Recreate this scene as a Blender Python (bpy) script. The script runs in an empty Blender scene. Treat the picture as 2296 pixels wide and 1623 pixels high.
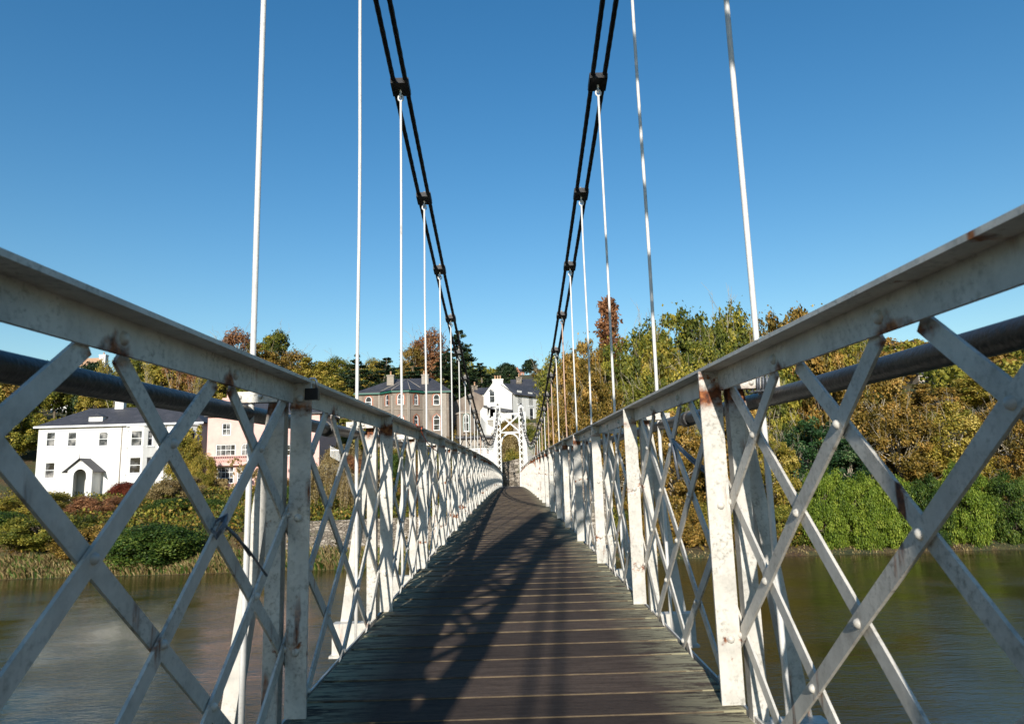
import bpy, math, random
import numpy as np
from mathutils import Vector, Matrix
from mathutils.geometry import tessellate_polygon
R=math.radians
S=1.524; YP=2.208; KD=0.00036; Y0=YP-2*S; Y1=YP+30*S   # bay length, first post, camber, tower stations
def dk(y):
    y=min(max(y,Y0),Y1); return KD*(47.3*y-y*y)
# ------------------------------------------------------------------ camera model (photo pixels at 2296 wide)
F=1562.8; PITCH=.16172; YAW=-.00571; ROLL=.02912; CX=.00826; CZ=.726
def ray(px,py):
    xx=(px-1148)/F; uu=-(py-811.5)/F
    c,s=math.cos(ROLL),math.sin(ROLL); X=c*xx+s*uu; u=-s*xx+c*uu
    c,s=math.cos(PITCH),math.sin(PITCH); Y=c-s*u; Z=s+c*u
    c,s=math.cos(YAW),math.sin(YAW); return (c*X-s*Y, s*X+c*Y, Z)
def at(px,py,Y):
    r=ray(px,py); t=Y/r[1]; return (CX+r[0]*t, CZ+r[2]*t)
def onlat(px,py,lat):
    r=ray(px,py); t=(lat-CX)/r[0]; return (lat, r[1]*t, CZ+r[2]*t)
# ------------------------------------------------------------------ scene basics
sc=bpy.context.scene
col=sc.collection
def link(o,parent=None):
    col.objects.link(o)
    if parent is not None: o.parent=parent
    return o
def tag(o,label=None,cat=None,group=None,kind=None):
    if label: o['label']=label
    if cat: o['category']=cat
    if group: o['group']=group
    if kind: o['kind']=kind
    return o
def empty(name,loc,label,cat,group=None,rz=0):
    o=bpy.data.objects.new(name,None); o.location=loc; o.rotation_euler=(0,0,rz); o.empty_display_size=.2
    link(o); return tag(o,label,cat,group)
class MB:
    def __init__(s): s.v=[]; s.f=[]; s.sm=[]
    def add(s,vs,fs,smooth=False):
        b=len(s.v); s.v+= [tuple(v) for v in vs]; s.f+=[tuple(b+i for i in f) for f in fs]; s.sm+=[smooth]*len(fs)
    def hexa(s,p):  # p: 4 bottom, 4 top
        s.add(p,[(0,3,2,1),(4,5,6,7),(0,1,5,4),(1,2,6,5),(2,3,7,6),(3,0,4,7)])
    def box(s,x0,x1,y0,y1,z0,z1):
        s.hexa([(x0,y0,z0),(x1,y0,z0),(x1,y1,z0),(x0,y1,z0),(x0,y0,z1),(x1,y0,z1),(x1,y1,z1),(x0,y1,z1)])
    def bar(s,a,b,w,t,side):  # flat bar a->b, thickness t along 'side', width w across
        a=Vector(a);b=Vector(b);d=(b-a).normalized();sd=Vector(side).normalized();wv=d.cross(sd).normalized()*w/2;tv=sd*t/2
        s.hexa([a-wv-tv,a+wv-tv,a+wv+tv,a-wv+tv,b-wv-tv,b+wv-tv,b+wv+tv,b-wv+tv])
    def tube(s,pts,r,seg=8,cap=True,smooth=True,lobes=0,twist=0,lob=.12):
        pts=[Vector(p) for p in pts]; n=len(pts); rings=[]
        rs=r if isinstance(r,(list,tuple)) else [r]*n
        up=None
        for i,p in enumerate(pts):
            d=(pts[min(i+1,n-1)]-pts[max(i-1,0)]).normalized()
            if up is None: up=Vector((0,0,1)) if abs(d.z)<.9 else Vector((1,0,0))
            a=d.cross(up).normalized(); b=a.cross(d).normalized(); up=b
            tw=twist*i
            for k in range(seg):
                an=2*math.pi*k/seg
                rr=rs[i]*(1+(lob*math.cos(lobes*(an)-tw) if lobes else 0))
                rings.append(p+a*math.cos(an)*rr+b*math.sin(an)*rr)
        fs=[]
        for i in range(n-1):
            for k in range(seg):
                k2=(k+1)%seg; fs.append((i*seg+k,i*seg+k2,(i+1)*seg+k2,(i+1)*seg+k))
        s.add(rings,fs,smooth)
        if cap:
            b=len(s.v)-n*seg
            s.f.append(tuple(b+k for k in reversed(range(seg)))); s.sm.append(False)
            s.f.append(tuple(b+(n-1)*seg+k for k in range(seg))); s.sm.append(False)
    def dome(s,c,n,r,h,seg=9):
        c=Vector(c);n=Vector(n).normalized(); a=n.orthogonal().normalized(); b=n.cross(a)
        vs=[];fs=[];L=[(1,0),(.86,.5),(.5,.86)]
        for (rr,hh) in L:
            for k in range(seg):
                an=2*math.pi*k/seg; vs.append(c+(a*math.cos(an)+b*math.sin(an))*r*rr+n*h*hh)
        vs.append(c+n*h)
        for l in range(2):
            for k in range(seg): k2=(k+1)%seg; fs.append((l*seg+k,l*seg+k2,(l+1)*seg+k2,(l+1)*seg+k))
        for k in range(seg): fs.append((2*seg+k,2*seg+(k+1)%seg,3*seg))
        s.add(vs,fs,True)
    def lathe(s,c,prof,seg=14):
        vs=[];fs=[]
        for (r,z) in prof:
            for k in range(seg): an=2*math.pi*k/seg; vs.append((c[0]+r*math.cos(an),c[1]+r*math.sin(an),c[2]+z))
        for i in range(len(prof)-1):
            for k in range(seg): k2=(k+1)%seg; fs.append((i*seg+k,i*seg+k2,(i+1)*seg+k2,(i+1)*seg+k))
        s.add(vs,fs,True)
    def build(s,name,mat,parent=None,loc=None):
        me=bpy.data.meshes.new(name); me.from_pydata(s.v,[],s.f)
        me.polygons.foreach_set('use_smooth',s.sm); me.materials.append(mat); me.update()
        o=bpy.data.objects.new(name,me); link(o,parent)
        if loc: o.location=loc
        return o
def dup(o,parent=None):
    c=o.copy(); link(c,parent)
    for ch in list(o.children): dup(ch,c)
    return c
# ------------------------------------------------------------------ materials
def newmat(name):
    m=bpy.data.materials.new(name); m.use_nodes=True; nt=m.node_tree; return m,nt,nt.nodes['Principled BSDF']
def N(nt,t,**kw):
    n=nt.nodes.new(t)
    for k,v in kw.items():
        if k.startswith('i_'): 
            key=k[2:]; n.inputs[int(key) if key.isdigit() else key.replace('_',' ')].default_value=v
        else: setattr(n,k,v)
    return n
def ramp(nt,stops,src=None):
    n=nt.nodes.new('ShaderNodeValToRGB'); e=n.color_ramp.elements
    while len(e)<len(stops): e.new(.5)
    for i,(p,c) in enumerate(stops):
        e[i].position=p; e[i].color=(c,c,c,1) if isinstance(c,(int,float)) else (*c,1)
    if src is not None: nt.links.new(src,n.inputs[0])
    return n
def noise(nt,scale,detail=4,rough=.6,vec=None,sx=None):
    n=N(nt,'ShaderNodeTexNoise'); n.inputs['Scale'].default_value=scale; n.inputs['Detail'].default_value=detail; n.inputs['Roughness'].default_value=rough
    if vec is None:
        g=N(nt,'ShaderNodeNewGeometry'); vec=g.outputs['Position']
    if sx:
        m=N(nt,'ShaderNodeMapping'); m.inputs['Scale'].default_value=sx; nt.links.new(vec,m.inputs[0]); vec=m.outputs[0]
    nt.links.new(vec,n.inputs['Vector']); return n
def mix(nt,a,b,f):
    n=N(nt,'ShaderNodeMix',data_type='RGBA')
    for i,x in ((6,a),(7,b)):
        if isinstance(x,tuple): n.inputs[i].default_value=(*x,1)
        else: nt.links.new(x,n.inputs[i])
    if isinstance(f,(int,float)): n.inputs[0].default_value=f
    else: nt.links.new(f,n.inputs[0])
    return n.outputs[2]
def math_(nt,op,a,b=None,c=None,clamp=False):
    n=N(nt,'ShaderNodeMath',operation=op); n.use_clamp=clamp
    for i,x in enumerate((a,b,c)):
        if x is None: continue
        if isinstance(x,(int,float)): n.inputs[i].default_value=x
        else: nt.links.new(x,n.inputs[i])
    return n.outputs[0]
def bump(nt,bs,h,strength=.3,dist=.01):
    b=N(nt,'ShaderNodeBump'); b.inputs['Strength'].default_value=strength; b.inputs['Distance'].default_value=dist
    nt.links.new(h,b.inputs['Height']); nt.links.new(b.outputs[0],bs.inputs['Normal'])
def simple(name,c1,c2=None,scale=5,rough=.7,bstr=0,bscale=60,metal=0,spec=.4,sx=None,bd=.01):
    m,nt,bs=newmat(name)
    if c2: 
        n=noise(nt,scale,5,.65,sx=sx); r=ramp(nt,[(.3,c1),(.7,c2)],n.outputs[0]); nt.links.new(r.outputs[0],bs.inputs['Base Color'])
    else: bs.inputs['Base Color'].default_value=(*c1,1)
    bs.inputs['Roughness'].default_value=rough; bs.inputs['Metallic'].default_value=metal; bs.inputs['Specular IOR Level'].default_value=spec
    if bstr: n=noise(nt,bscale,3); bump(nt,bs,n.outputs[0],bstr,bd)
    return m
def paint(name,base,rustlev,grime=.5,nodes=False):
    m,nt,bs=newmat(name)
    g=N(nt,'ShaderNodeNewGeometry'); P=g.outputs['Position']
    n1=noise(nt,9,5,.7,P); n2=noise(nt,70,4,.7,P); n3=noise(nt,260,2,.6,P)
    dirty=tuple(x*.62 for x in base)
    c=mix(nt,base,dirty,ramp(nt,[(.42,0),(.75,grime)],n1.outputs[0]).outputs[0])
    c=mix(nt,c,(base[0]*.42,base[1]*.42,base[2]*.4),math_(nt,'MULTIPLY',ramp(nt,[(.50,0),(.66,.95*grime)],n2.outputs[0]).outputs[0],ramp(nt,[(.40,.08),(.60,1)],noise(nt,5,4,.6,P).outputs[0]).outputs[0]))
    # pin-hole rust spots and long vertical streaks
    sp=ramp(nt,[(.70-.02*rustlev,0),(.74,1)],n2.outputs[0]).outputs[0]
    big=noise(nt,2.2,3,.6,P,sx=(1.3,1.3,.7)); bigr=ramp(nt,[(.54,0),(.60,1)],big.outputs[0]).outputs[0]
    st=noise(nt,16,4,.6,P,sx=(1.4,1.4,.22)); str_=ramp(nt,[(.60-.04*rustlev,0),(.70-.04*rustlev,1)],st.outputs[0]).outputs[0]
    mask=math_(nt,'MULTIPLY',str_,bigr)
    mask=math_(nt,'MAXIMUM',mask,math_(nt,'MULTIPLY',sp,.55))
    if nodes:  # rust where the lattice bars meet the rail and at the post joints
        sx=N(nt,'ShaderNodeSeparateXYZ'); nt.links.new(P,sx.inputs[0])
        y=sx.outputs[1]; z=sx.outputs[2]
        h=math_(nt,'SUBTRACT',z,math_(nt,'MULTIPLY',math_(nt,'SUBTRACT',47.3,y),math_(nt,'MULTIPLY',y,KD)))
        ph=math_(nt,'FRACT',math_(nt,'ADD',math_(nt,'DIVIDE',math_(nt,'SUBTRACT',y,YP),.508),8.5))
        dy=math_(nt,'MULTIPLY',math_(nt,'ABSOLUTE',math_(nt,'SUBTRACT',ph,.5)),.508)
        dz=math_(nt,'ABSOLUTE',math_(nt,'SUBTRACT',h,.925))
        d=math_(nt,'ADD',math_(nt,'MULTIPLY',dy,.62),dz)
        n4=noise(nt,28,3,.6,P)
        n5=noise(nt,1.7,2,.5,P)
        dd=math_(nt,'ADD',math_(nt,'ADD',d,math_(nt,'MULTIPLY',n4.outputs[0],.075)),math_(nt,'MULTIPLY',n5.outputs[0],.15))
        near=ramp(nt,[(.20,.010),(.36,0)],math_(nt,'MULTIPLY',y,.1)).outputs[0]; dd=math_(nt,'SUBTRACT',dd,near)
        mask=math_(nt,'MAXIMUM',mask,ramp(nt,[(.122,1),(.150,0)],dd).outputs[0])
        ph2=math_(nt,'FRACT',math_(nt,'ADD',math_(nt,'DIVIDE',math_(nt,'SUBTRACT',y,YP),S),8.5))
        dy2=math_(nt,'MULTIPLY',math_(nt,'ABSOLUTE',math_(nt,'SUBTRACT',ph2,.5)),S)
        hz=math_(nt,'ABSOLUTE',math_(nt,'SUBTRACT',math_(nt,'FRACT',math_(nt,'ADD',math_(nt,'DIVIDE',math_(nt,'SUBTRACT',h,.185),.394),5.5)),.5))
        d2=math_(nt,'ADD',dy2,math_(nt,'MULTIPLY',hz,.14))
        dd2=math_(nt,'ADD',math_(nt,'ADD',d2,math_(nt,'MULTIPLY',n4.outputs[0],.10)),math_(nt,'MULTIPLY',n5.outputs[0],.11))
        dd2=math_(nt,'SUBTRACT',dd2,math_(nt,'MULTIPLY',near,.45)); mask=math_(nt,'MAXIMUM',mask,ramp(nt,[(.091,1),(.101,0)],dd2).outputs[0])
    rc=ramp(nt,[(.35,(.045,.014,.006)),(.5,(.16,.045,.012)),(.7,(.40,.15,.045))],noise(nt,45,3,.6,P).outputs[0]).outputs[0]
    c=mix(nt,c,rc,mask)
    nt.links.new(c,bs.inputs['Base Color'])
    rr=math_(nt,'MULTIPLY_ADD',mask,.4,.42); nt.links.new(rr,bs.inputs['Roughness'])
    hh=math_(nt,'ADD',math_(nt,'MULTIPLY',n2.outputs[0],.6),math_(nt,'MULTIPLY',n3.outputs[0],.3)); bump(nt,bs,hh,.35,.003)
    return m
M={}
M['paint']=paint('white_paint',(.59,.555,.49),.5,1.0,True)
M['rodpaint']=paint('rod_paint',(.66,.64,.60),-.4,.4)
M['rodrust']=paint('rusty_rod',(.55,.36,.26),3.5,.8)
M['towerpaint']=paint('tower_paint',(.66,.65,.61),-.6,.3)
M['cable']=simple('black_cable',(.010,.010,.012),(.02,.02,.022),20,.55,.2,200,0,.35)
M['clamp']=simple('black_clamp',(.014,.014,.015),(.03,.028,.026),30,.5,.2,150,0,.4)
M['bolt']=simple('bolt_metal',(.50,.48,.42),(.26,.18,.12),40,.55,0,1,.2)
M['pipe']=simple('grey_pipe',(.012,.012,.014),(.045,.042,.038),9,.42,.3,60,.0,.45,sx=(1,.35,1))
M['lock']=simple('black_plastic',(.012,.012,.014),None,1,.4)
M['chrome']=simple('steel',(.5,.5,.52),None,1,.3,0,1,.9)
M['twine']=simple('orange_twine',(.75,.13,.05),(.6,.16,.08),80,.8,.4,300)
M['tie']=simple('dark_wire',(.10,.11,.13),(.2,.21,.23),50,.45,.2,300,.4)
M['render']=simple('white_render',(.74,.735,.71),(.58,.565,.53),.9,.85,.25,14,sx=(1.6,1.6,.35))
M['render2']=simple('white_wall_paint',(.72,.71,.67),(.54,.52,.47),.8,.85,.3,12,sx=(1.5,1.5,.4))
M['pink']=simple('pink_render',(.74,.47,.41),(.62,.38,.33),1.2,.85,.25,14)
M['stucco']=simple('grey_stucco',(.16,.125,.10),(.29,.24,.19),1.1,.95,.7,9,bd=.05,sx=(1,1,.45))
M['stucco2']=simple('light_stucco',(.42,.37,.31),(.34,.29,.24),1.3,.95,.4,9,bd=.05)
M['trim']=simple('stone_trim',(.34,.30,.25),(.26,.22,.18),3,.9)
M['frame']=simple('window_frame_white',(.78,.78,.76),None,1,.5)
M['green']=simple('green_trim',(.015,.10,.07),None,1,.5)
M['pot']=simple('chimney_pot',(.45,.20,.09),(.55,.40,.26),4,.9)
M['iron']=simple('dark_iron',(.02,.02,.022),None,1,.5)
M['concrete']=simple('concrete',(.28,.26,.22),(.38,.35,.30),2.5,.95,.4,20)
M['bark']=simple('bark',(.10,.075,.05),(.18,.15,.11),4,.95,.5,20,sx=(1,1,.2))
M['palebark']=simple('pale_bark',(.42,.37,.28),(.26,.21,.14),3,.95,.4,20,sx=(1,1,.3))
def glassmat():
    m,nt,bs=newmat('window_glass'); n=noise(nt,1.1,2,.5); r=ramp(nt,[(.42,(.010,.012,.016)),(.52,(.05,.055,.065)),(.66,(.26,.25,.24))],n.outputs[0])  # pale blotches put reflections and curtains into the glass colour
    nt.links.new(r.outputs[0],bs.inputs['Base Color']); bs.inputs['Roughness'].default_value=.12; bs.inputs['Specular IOR Level'].default_value=.5; return m
M['glass']=glassmat()
def slate(name,c1,c2,sc_=3.2):
    m,nt,bs=newmat(name)
    g=N(nt,'ShaderNodeNewGeometry'); b=N(nt,'ShaderNodeTexBrick'); mp=N(nt,'ShaderNodeMapping'); mp.inputs['Rotation'].default_value=(R(90),0,0)
    nt.links.new(g.outputs['Position'],mp.inputs[0]); nt.links.new(mp.outputs[0],b.inputs[0])
    b.inputs['Scale'].default_value=sc_; b.inputs['Color1'].default_value=(*c1,1); b.inputs['Color2'].default_value=(*c2,1); b.inputs['Mortar'].default_value=(c1[0]*.4,c1[1]*.4,c1[2]*.4,1)
    b.inputs['Mortar Size'].default_value=.015; b.inputs['Brick Width'].default_value=.5; b.inputs['Row Height'].default_value=.3
    n=noise(nt,.8,4); c=mix(nt,b.outputs[0],tuple(x*1.5 for x in c2),ramp(nt,[(.5,0),(.75,.6)],n.outputs[0]).outputs[0])
    nt.links.new(c,bs.inputs['Base Color']); bs.inputs['Roughness'].default_value=.6; bump(nt,bs,b.outputs[1],-.4,.02); return m
M['slate']=slate('roof_slate',(.040,.040,.046),(.062,.060,.066))
M['brick']=slate('red_brick',(.27,.095,.05),(.37,.15,.085),6)
def stone():
    m,nt,bs=newmat('rubble_stone'); g=N(nt,'ShaderNodeNewGeometry')
    nz=noise(nt,3,3,.6,g.outputs['Position']); 
    ad=N(nt,'ShaderNodeVectorMath',operation='MULTIPLY_ADD'); nt.links.new(nz.outputs[1],ad.inputs[0]); ad.inputs[1].default_value=(.25,.25,.25); nt.links.new(g.outputs['Position'],ad.inputs[2])
    mp=N(nt,'ShaderNodeMapping'); mp.inputs['Scale'].default_value=(1,1,1.7); nt.links.new(ad.outputs[0],mp.inputs[0])
    v=N(nt,'ShaderNodeTexVoronoi',feature='DISTANCE_TO_EDGE'); v.inputs['Scale'].default_value=3.2; nt.links.new(mp.outputs[0],v.inputs[0])
    v2=N(nt,'ShaderNodeTexVoronoi'); v2.inputs['Scale'].default_value=3.2; nt.links.new(mp.outputs[0],v2.inputs[0])
    sx=N(nt,'ShaderNodeSeparateXYZ'); nt.links.new(v2.outputs['Color'],sx.inputs[0])
    c=ramp(nt,[(0,(.13,.105,.08)),(.5,(.24,.20,.155)),(1,(.38,.33,.27))],sx.outputs[0]).outputs[0]
    e=ramp(nt,[(.02,1),(.06,0)],v.outputs[0]).outputs[0]
    c=mix(nt,c,(.07,.055,.04),e)
    moss=noise(nt,1.3,4,.7); c=mix(nt,c,(.09,.10,.04),ramp(nt,[(.55,0),(.7,.7)],moss.outputs[0]).outputs[0])
    nt.links.new(c,bs.inputs['Base Color']); bs.inputs['Roughness'].default_value=.95
    bump(nt,bs,ramp(nt,[(0,0),(.12,1)],v.outputs[0]).outputs[0],.8,.05); return m
M['stone']=stone()
def deckmat():
    m,nt,bs=newmat('weathered_planks'); g=N(nt,'ShaderNodeNewGeometry'); P=g.outputs['Position']
    a=N(nt,'ShaderNodeAttribute',attribute_name='tone')
    n1=noise(nt,5,6,.7,P,sx=(1.2,9,1)); n2=noise(nt,50,4,.7,P,sx=(1,4,1)); n3=noise(nt,2.3,4,.6,P)
    c=ramp(nt,[(.25,(.044,.031,.024)),(.5,(.096,.068,.052)),(.8,(.15,.108,.082))],n1.outputs[0]).outputs[0]
    c=mix(nt,c,(.030,.023,.020),ramp(nt,[(0,0),(1,.75)],a.outputs['Fac']).outputs[0])
    c=mix(nt,c,(.02,.016,.014),ramp(nt,[(.5,0),(.7,.7)],n2.outputs[0]).outputs[0])
    sx=N(nt,'ShaderNodeSeparateXYZ'); nt.links.new(P,sx.inputs[0])
    ed=math_(nt,'ABSOLUTE',sx.outputs[0]); 
    em=math_(nt,'MULTIPLY',ramp(nt,[(.42,0),(.66,1)],ed).outputs[0],ramp(nt,[(.43,0),(.53,1)],noise(nt,14,5,.75,P,sx=(.5,3,1)).outputs[0]).outputs[0])
    c=mix(nt,c,(.045,.055,.025),math_(nt,'MULTIPLY',ramp(nt,[(.50,0),(.66,.3)],ed).outputs[0],ramp(nt,[(.4,0),(.65,1)],n3.outputs[0]).outputs[0]))
    c=mix(nt,c,(.33,.30,.19),em)
    nt.links.new(c,bs.inputs['Base Color']); bs.inputs['Roughness'].default_value=.85; bs.inputs['Specular IOR Level'].default_value=.12
    w=N(nt,'ShaderNodeTexWave',wave_type='BANDS',bands_direction='Y'); w.inputs['Scale'].default_value=22; w.inputs['Distortion'].default_value=.6; w.inputs['Detail'].default_value=1; nt.links.new(P,w.inputs[0])
    h=math_(nt,'ADD',math_(nt,'MULTIPLY',w.outputs[1],.45),n2.outputs[0]); bump(nt,bs,h,.4,.003); return m
M['deck']=deckmat()
M['plankedge']=simple('worn_sunlit_edge',(.17,.125,.07),(.05,.036,.024),14,.8)  # lighter tan than the deck, sunlight on the plank fronts painted in
def groundmat():
    m,nt,bs=newmat('bank_ground'); n=noise(nt,.35,6,.7); n2=noise(nt,6,4,.7)
    c=ramp(nt,[(.32,(.030,.040,.012)),(.45,(.075,.085,.022)),(.55,(.13,.085,.03)),(.7,(.10,.045,.02))],n.outputs[0]).outputs[0]
    c=mix(nt,c,(.02,.018,.01),ramp(nt,[(.45,0),(.7,.8)],n2.outputs[0]).outputs[0])
    nt.links.new(c,bs.inputs['Base Color']); bs.inputs['Roughness'].default_value=1; bump(nt,bs,n2.outputs[0],1,.3); return m
M['ground']=groundmat()
M['path']=simple('path_gravel',(.20,.17,.13),(.30,.26,.21),4,.95,.4,40)
def water():
    m,nt,bs=newmat('river_water'); g=N(nt,'ShaderNodeNewGeometry'); P=g.outputs['Position']
    bs.inputs['Base Color'].default_value=(.034,.028,.007,1); bs.inputs['Roughness'].default_value=.06; bs.inputs['IOR'].default_value=1.33; bs.inputs['Specular IOR Level'].default_value=.5
    n1=noise(nt,2.3,5,.62,P,sx=(.5,1.35,1)); n2=noise(nt,.25,2,.5,P); 
    amp=ramp(nt,[(.35,.25),(.65,1)],n2.outputs[0]).outputs[0]
    h=math_(nt,'MULTIPLY',n1.outputs[0],amp); bump(nt,bs,h,1.0,.055); return m
M['water']=water()
def leafmat(name,stops,trans=.35):
    m,nt,bs=newmat(name); a=N(nt,'ShaderNodeAttribute',attribute_name='tone')
    oi=N(nt,'ShaderNodeObjectInfo'); rv=math_(nt,'MULTIPLY_ADD',oi.outputs['Random'],.16,-.08)
    t=math_(nt,'ADD',a.outputs['Fac'],rv,clamp=True)
    c=ramp(nt,stops,t).outputs[0]; nt.links.new(c,bs.inputs['Base Color']); bs.inputs['Roughness'].default_value=.55; bs.inputs['Specular IOR Level'].default_value=.25
    tr=N(nt,'ShaderNodeBsdfTranslucent'); nt.links.new(c,tr.inputs[0]); mx=N(nt,'ShaderNodeMixShader'); mx.inputs[0].default_value=trans
    out=nt.nodes['Material Output']; nt.links.new(bs.outputs[0],mx.inputs[1]); nt.links.new(tr.outputs[0],mx.inputs[2]); nt.links.new(mx.outputs[0],out.inputs[0]); return m
L={}
L['gold']=leafmat('gold_leaves',[(0,(.055,.065,.012)),(.35,(.19,.18,.022)),(.7,(.39,.28,.045)),(1,(.60,.47,.12))])
L['olive']=leafmat('olive_leaves',[(0,(.034,.050,.009)),(.4,(.12,.14,.020)),(.75,(.28,.25,.035)),(1,(.52,.42,.07))])
L['bronze']=leafmat('bronze_leaves',[(0,(.055,.045,.010)),(.35,(.16,.115,.018)),(.6,(.29,.185,.036)),(.8,(.42,.23,.05)),(1,(.60,.42,.13))])
L['rust']=leafmat('rust_leaves',[(0,(.07,.030,.014)),(.5,(.24,.105,.045)),(1,(.42,.21,.09))])
L['red']=leafmat('red_leaves',[(0,(.04,.012,.008)),(.5,(.16,.03,.015)),(1,(.30,.09,.04))])
L['green']=leafmat('green_leaves',[(0,(.016,.034,.006)),(.5,(.055,.105,.016)),(1,(.20,.24,.04))])
L['laurel']=leafmat('laurel_leaves',[(0,(.006,.018,.006)),(.5,(.018,.050,.014)),(.9,(.05,.11,.03)),(1,(.16,.20,.08))],.2)
L['lime']=leafmat('lime_leaves',[(0,(.05,.09,.010)),(.5,(.17,.24,.022)),(1,(.36,.40,.06))])
L['dark']=leafmat('conifer_needles',[(0,(.005,.012,.006)),(.5,(.017,.036,.013)),(1,(.06,.085,.024))],.15)
L['straw']=leafmat('straw_leaves',[(0,(.08,.05,.02)),(.5,(.25,.18,.07)),(1,(.46,.36,.17))])
# ------------------------------------------------------------------ vegetation meshes (12 m tall units)
rng=np.random.default_rng(5)
def leafmesh(name,c,size,tone,nrm=None,aspect=1.5,droop=0.):
    n=len(c); d=rng.normal(size=(n,3))
    if nrm is not None: d=d*.75+nrm*1.0
    d/=np.linalg.norm(d,axis=1)[:,None]+1e-9
    a=rng.normal(size=(n,3)); a[:,2]-=droop*3
    a-= (a*d).sum(1)[:,None]*d; a/=np.linalg.norm(a,axis=1)[:,None]+1e-9
    b=np.cross(d,a); s=size*rng.uniform(.6,1.4,size=(n,1))
    A=a*s*aspect*.5; B=b*s*.5
    v=np.stack([c-A,c+B,c+A,c-B],1).reshape(-1,3)
    me=bpy.data.meshes.new(name); me.vertices.add(4*n); me.vertices.foreach_set('co',v.astype(np.float32).ravel())
    me.loops.add(4*n); me.loops.foreach_set('vertex_index',np.arange(4*n,dtype=np.int32))
    me.polygons.add(n); me.polygons.foreach_set('loop_start',np.arange(0,4*n,4,dtype=np.int32)); me.polygons.foreach_set('loop_total',np.full(n,4,dtype=np.int32))
    at_=me.attributes.new('tone','FLOAT','FACE'); at_.data.foreach_set('value',np.clip(tone,0,1).astype(np.float32))
    me.update(calc_edges=True); return me
def branchmesh(name,segs,mat):
    mb=MB()
    for (p,q,r0,r1) in segs:
        mid=(np.array(p)+np.array(q))/2+rng.normal(size=3)*np.linalg.norm(np.array(q)-np.array(p))*.05
        sg=7 if r0>.12 else (5 if r0>.05 else 3)
        mb.tube([p,mid,q],[r0,(r0+r1)/2,r1],sg,cap=False)
    me=bpy.data.meshes.new(name); me.from_pydata(mb.v,[],mb.f); me.polygons.foreach_set('use_smooth',mb.sm); me.materials.append(mat); me.update(); return me
def sphere_dirs(n,up=0.0):
    d=rng.normal(size=(n,3)); d[:,2]+=up; return d/np.linalg.norm(d,axis=1)[:,None]
def broad(name,ncl,per,leaf,cz=7.0,rx=4.2,rz=5.0,cr=1.15,trunk_r=.26,twigs=0,bark='bark',sparse_top=False,droop=0):
    lump=sphere_dirs(7); la=rng.uniform(-.05,.30,7)
    d=sphere_dirs(ncl,.15); rad=rng.uniform(.30,1,ncl)**.45
    mod=1+sum(la[i]*np.clip((d@lump[i]),0,1)**3 for i in range(7))-.12
    cc=d*rad[:,None]*mod[:,None]*np.array([rx-cr*.6,rx-cr*.6,rz-cr*.6])+np.array([0,0,cz])
    ctone=rng.normal(.5,.17,ncl); crs=cr*rng.uniform(.55,1.25,ncl)
    idx=np.repeat(np.arange(ncl),per); n=len(idx)
    off=sphere_dirs(n)*(rng.uniform(0,1,n)**.42)[:,None]*crs[idx][:,None]*np.array([1,1,.72])
    c=cc[idx]+off; nr=off/(np.linalg.norm(off,axis=1)[:,None]+1e-6)*.6+d[idx]*.4
    nr[:,2]+=.35
    t=ctone[idx]+rng.normal(0,.16,n)
    stray=rng.uniform(size=n)<.05; c[stray]+=rng.normal(size=(stray.sum(),3))*.5
    lm=leafmesh(name+'_crown',c,leaf,t,nr,1.5,droop)
    base=np.array([0,0,0.]); segs=[]; top=np.array([.2,-.1,cz+rz*.35]); fork=np.array([.1,.05,max(1.2,cz-rz*.75)])
    segs.append((base,fork,trunk_r,trunk_r*.75)); segs.append((fork,top,trunk_r*.75,.05))
    for k in rng.choice(ncl,min(ncl,44),replace=False):
        f=rng.uniform(0,.8); p=fork+(top-fork)*f; q=cc[k]; m=(p+q)/2+np.array([0,0,.3])
        segs.append((p,m,.10,.06)); segs.append((m,q,.06,.02))
    for k in range(twigs):
        i=rng.integers(ncl); p=cc[i]; dd=d[i]*.7+np.array([0,0,.75])+rng.normal(size=3)*.4; q=p+dd*rng.uniform(.8,1.6)
        segs.append((p,q,.028,.010)); 
        for j in range(3): e=p+(q-p)*rng.uniform(.3,.9); segs.append((e,e+(dd*.5+rng.normal(size=3)*.5)*.6,.014,.007))
    return (branchmesh(name+'_trunk',segs,M[bark]),lm)
def bare(name,bark='palebark',leaf=.2,nleaf=1500,spread=.55):
    segs=[];tips=[]
    def rec(p,d,l,r,dep):
        q=p+d*l; segs.append((p,q,r,r*.7)); 
        if dep==0: tips.append(q); return
        for k in range(3 if dep<4 else 2):
            nd=d+rng.normal(size=3)*spread*.75; nd[2]+=.18; nd/=np.linalg.norm(nd); rec(q,nd,l*rng.uniform(.62,.86),r*.62,dep-1)
        if dep>1: tips.append(q)
    rec(np.zeros(3),np.array([.03,0,1.]),3.4,.17,5)
    z=max(s[1][2] for s in segs); k=12/z; segs=[(a*k,b*k,max(r*1.1,.016),max(q*1.1,.012)) for a,b,r,q in segs]; T=np.array(tips)*k
    i=rng.integers(len(T),size=nleaf); c=T[i]+rng.normal(size=(nleaf,3))*.35
    return (branchmesh(name+'_trunk',segs,M[bark]),leafmesh(name+'_crown',c,leaf,rng.normal(.55,.2,nleaf)))
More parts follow.
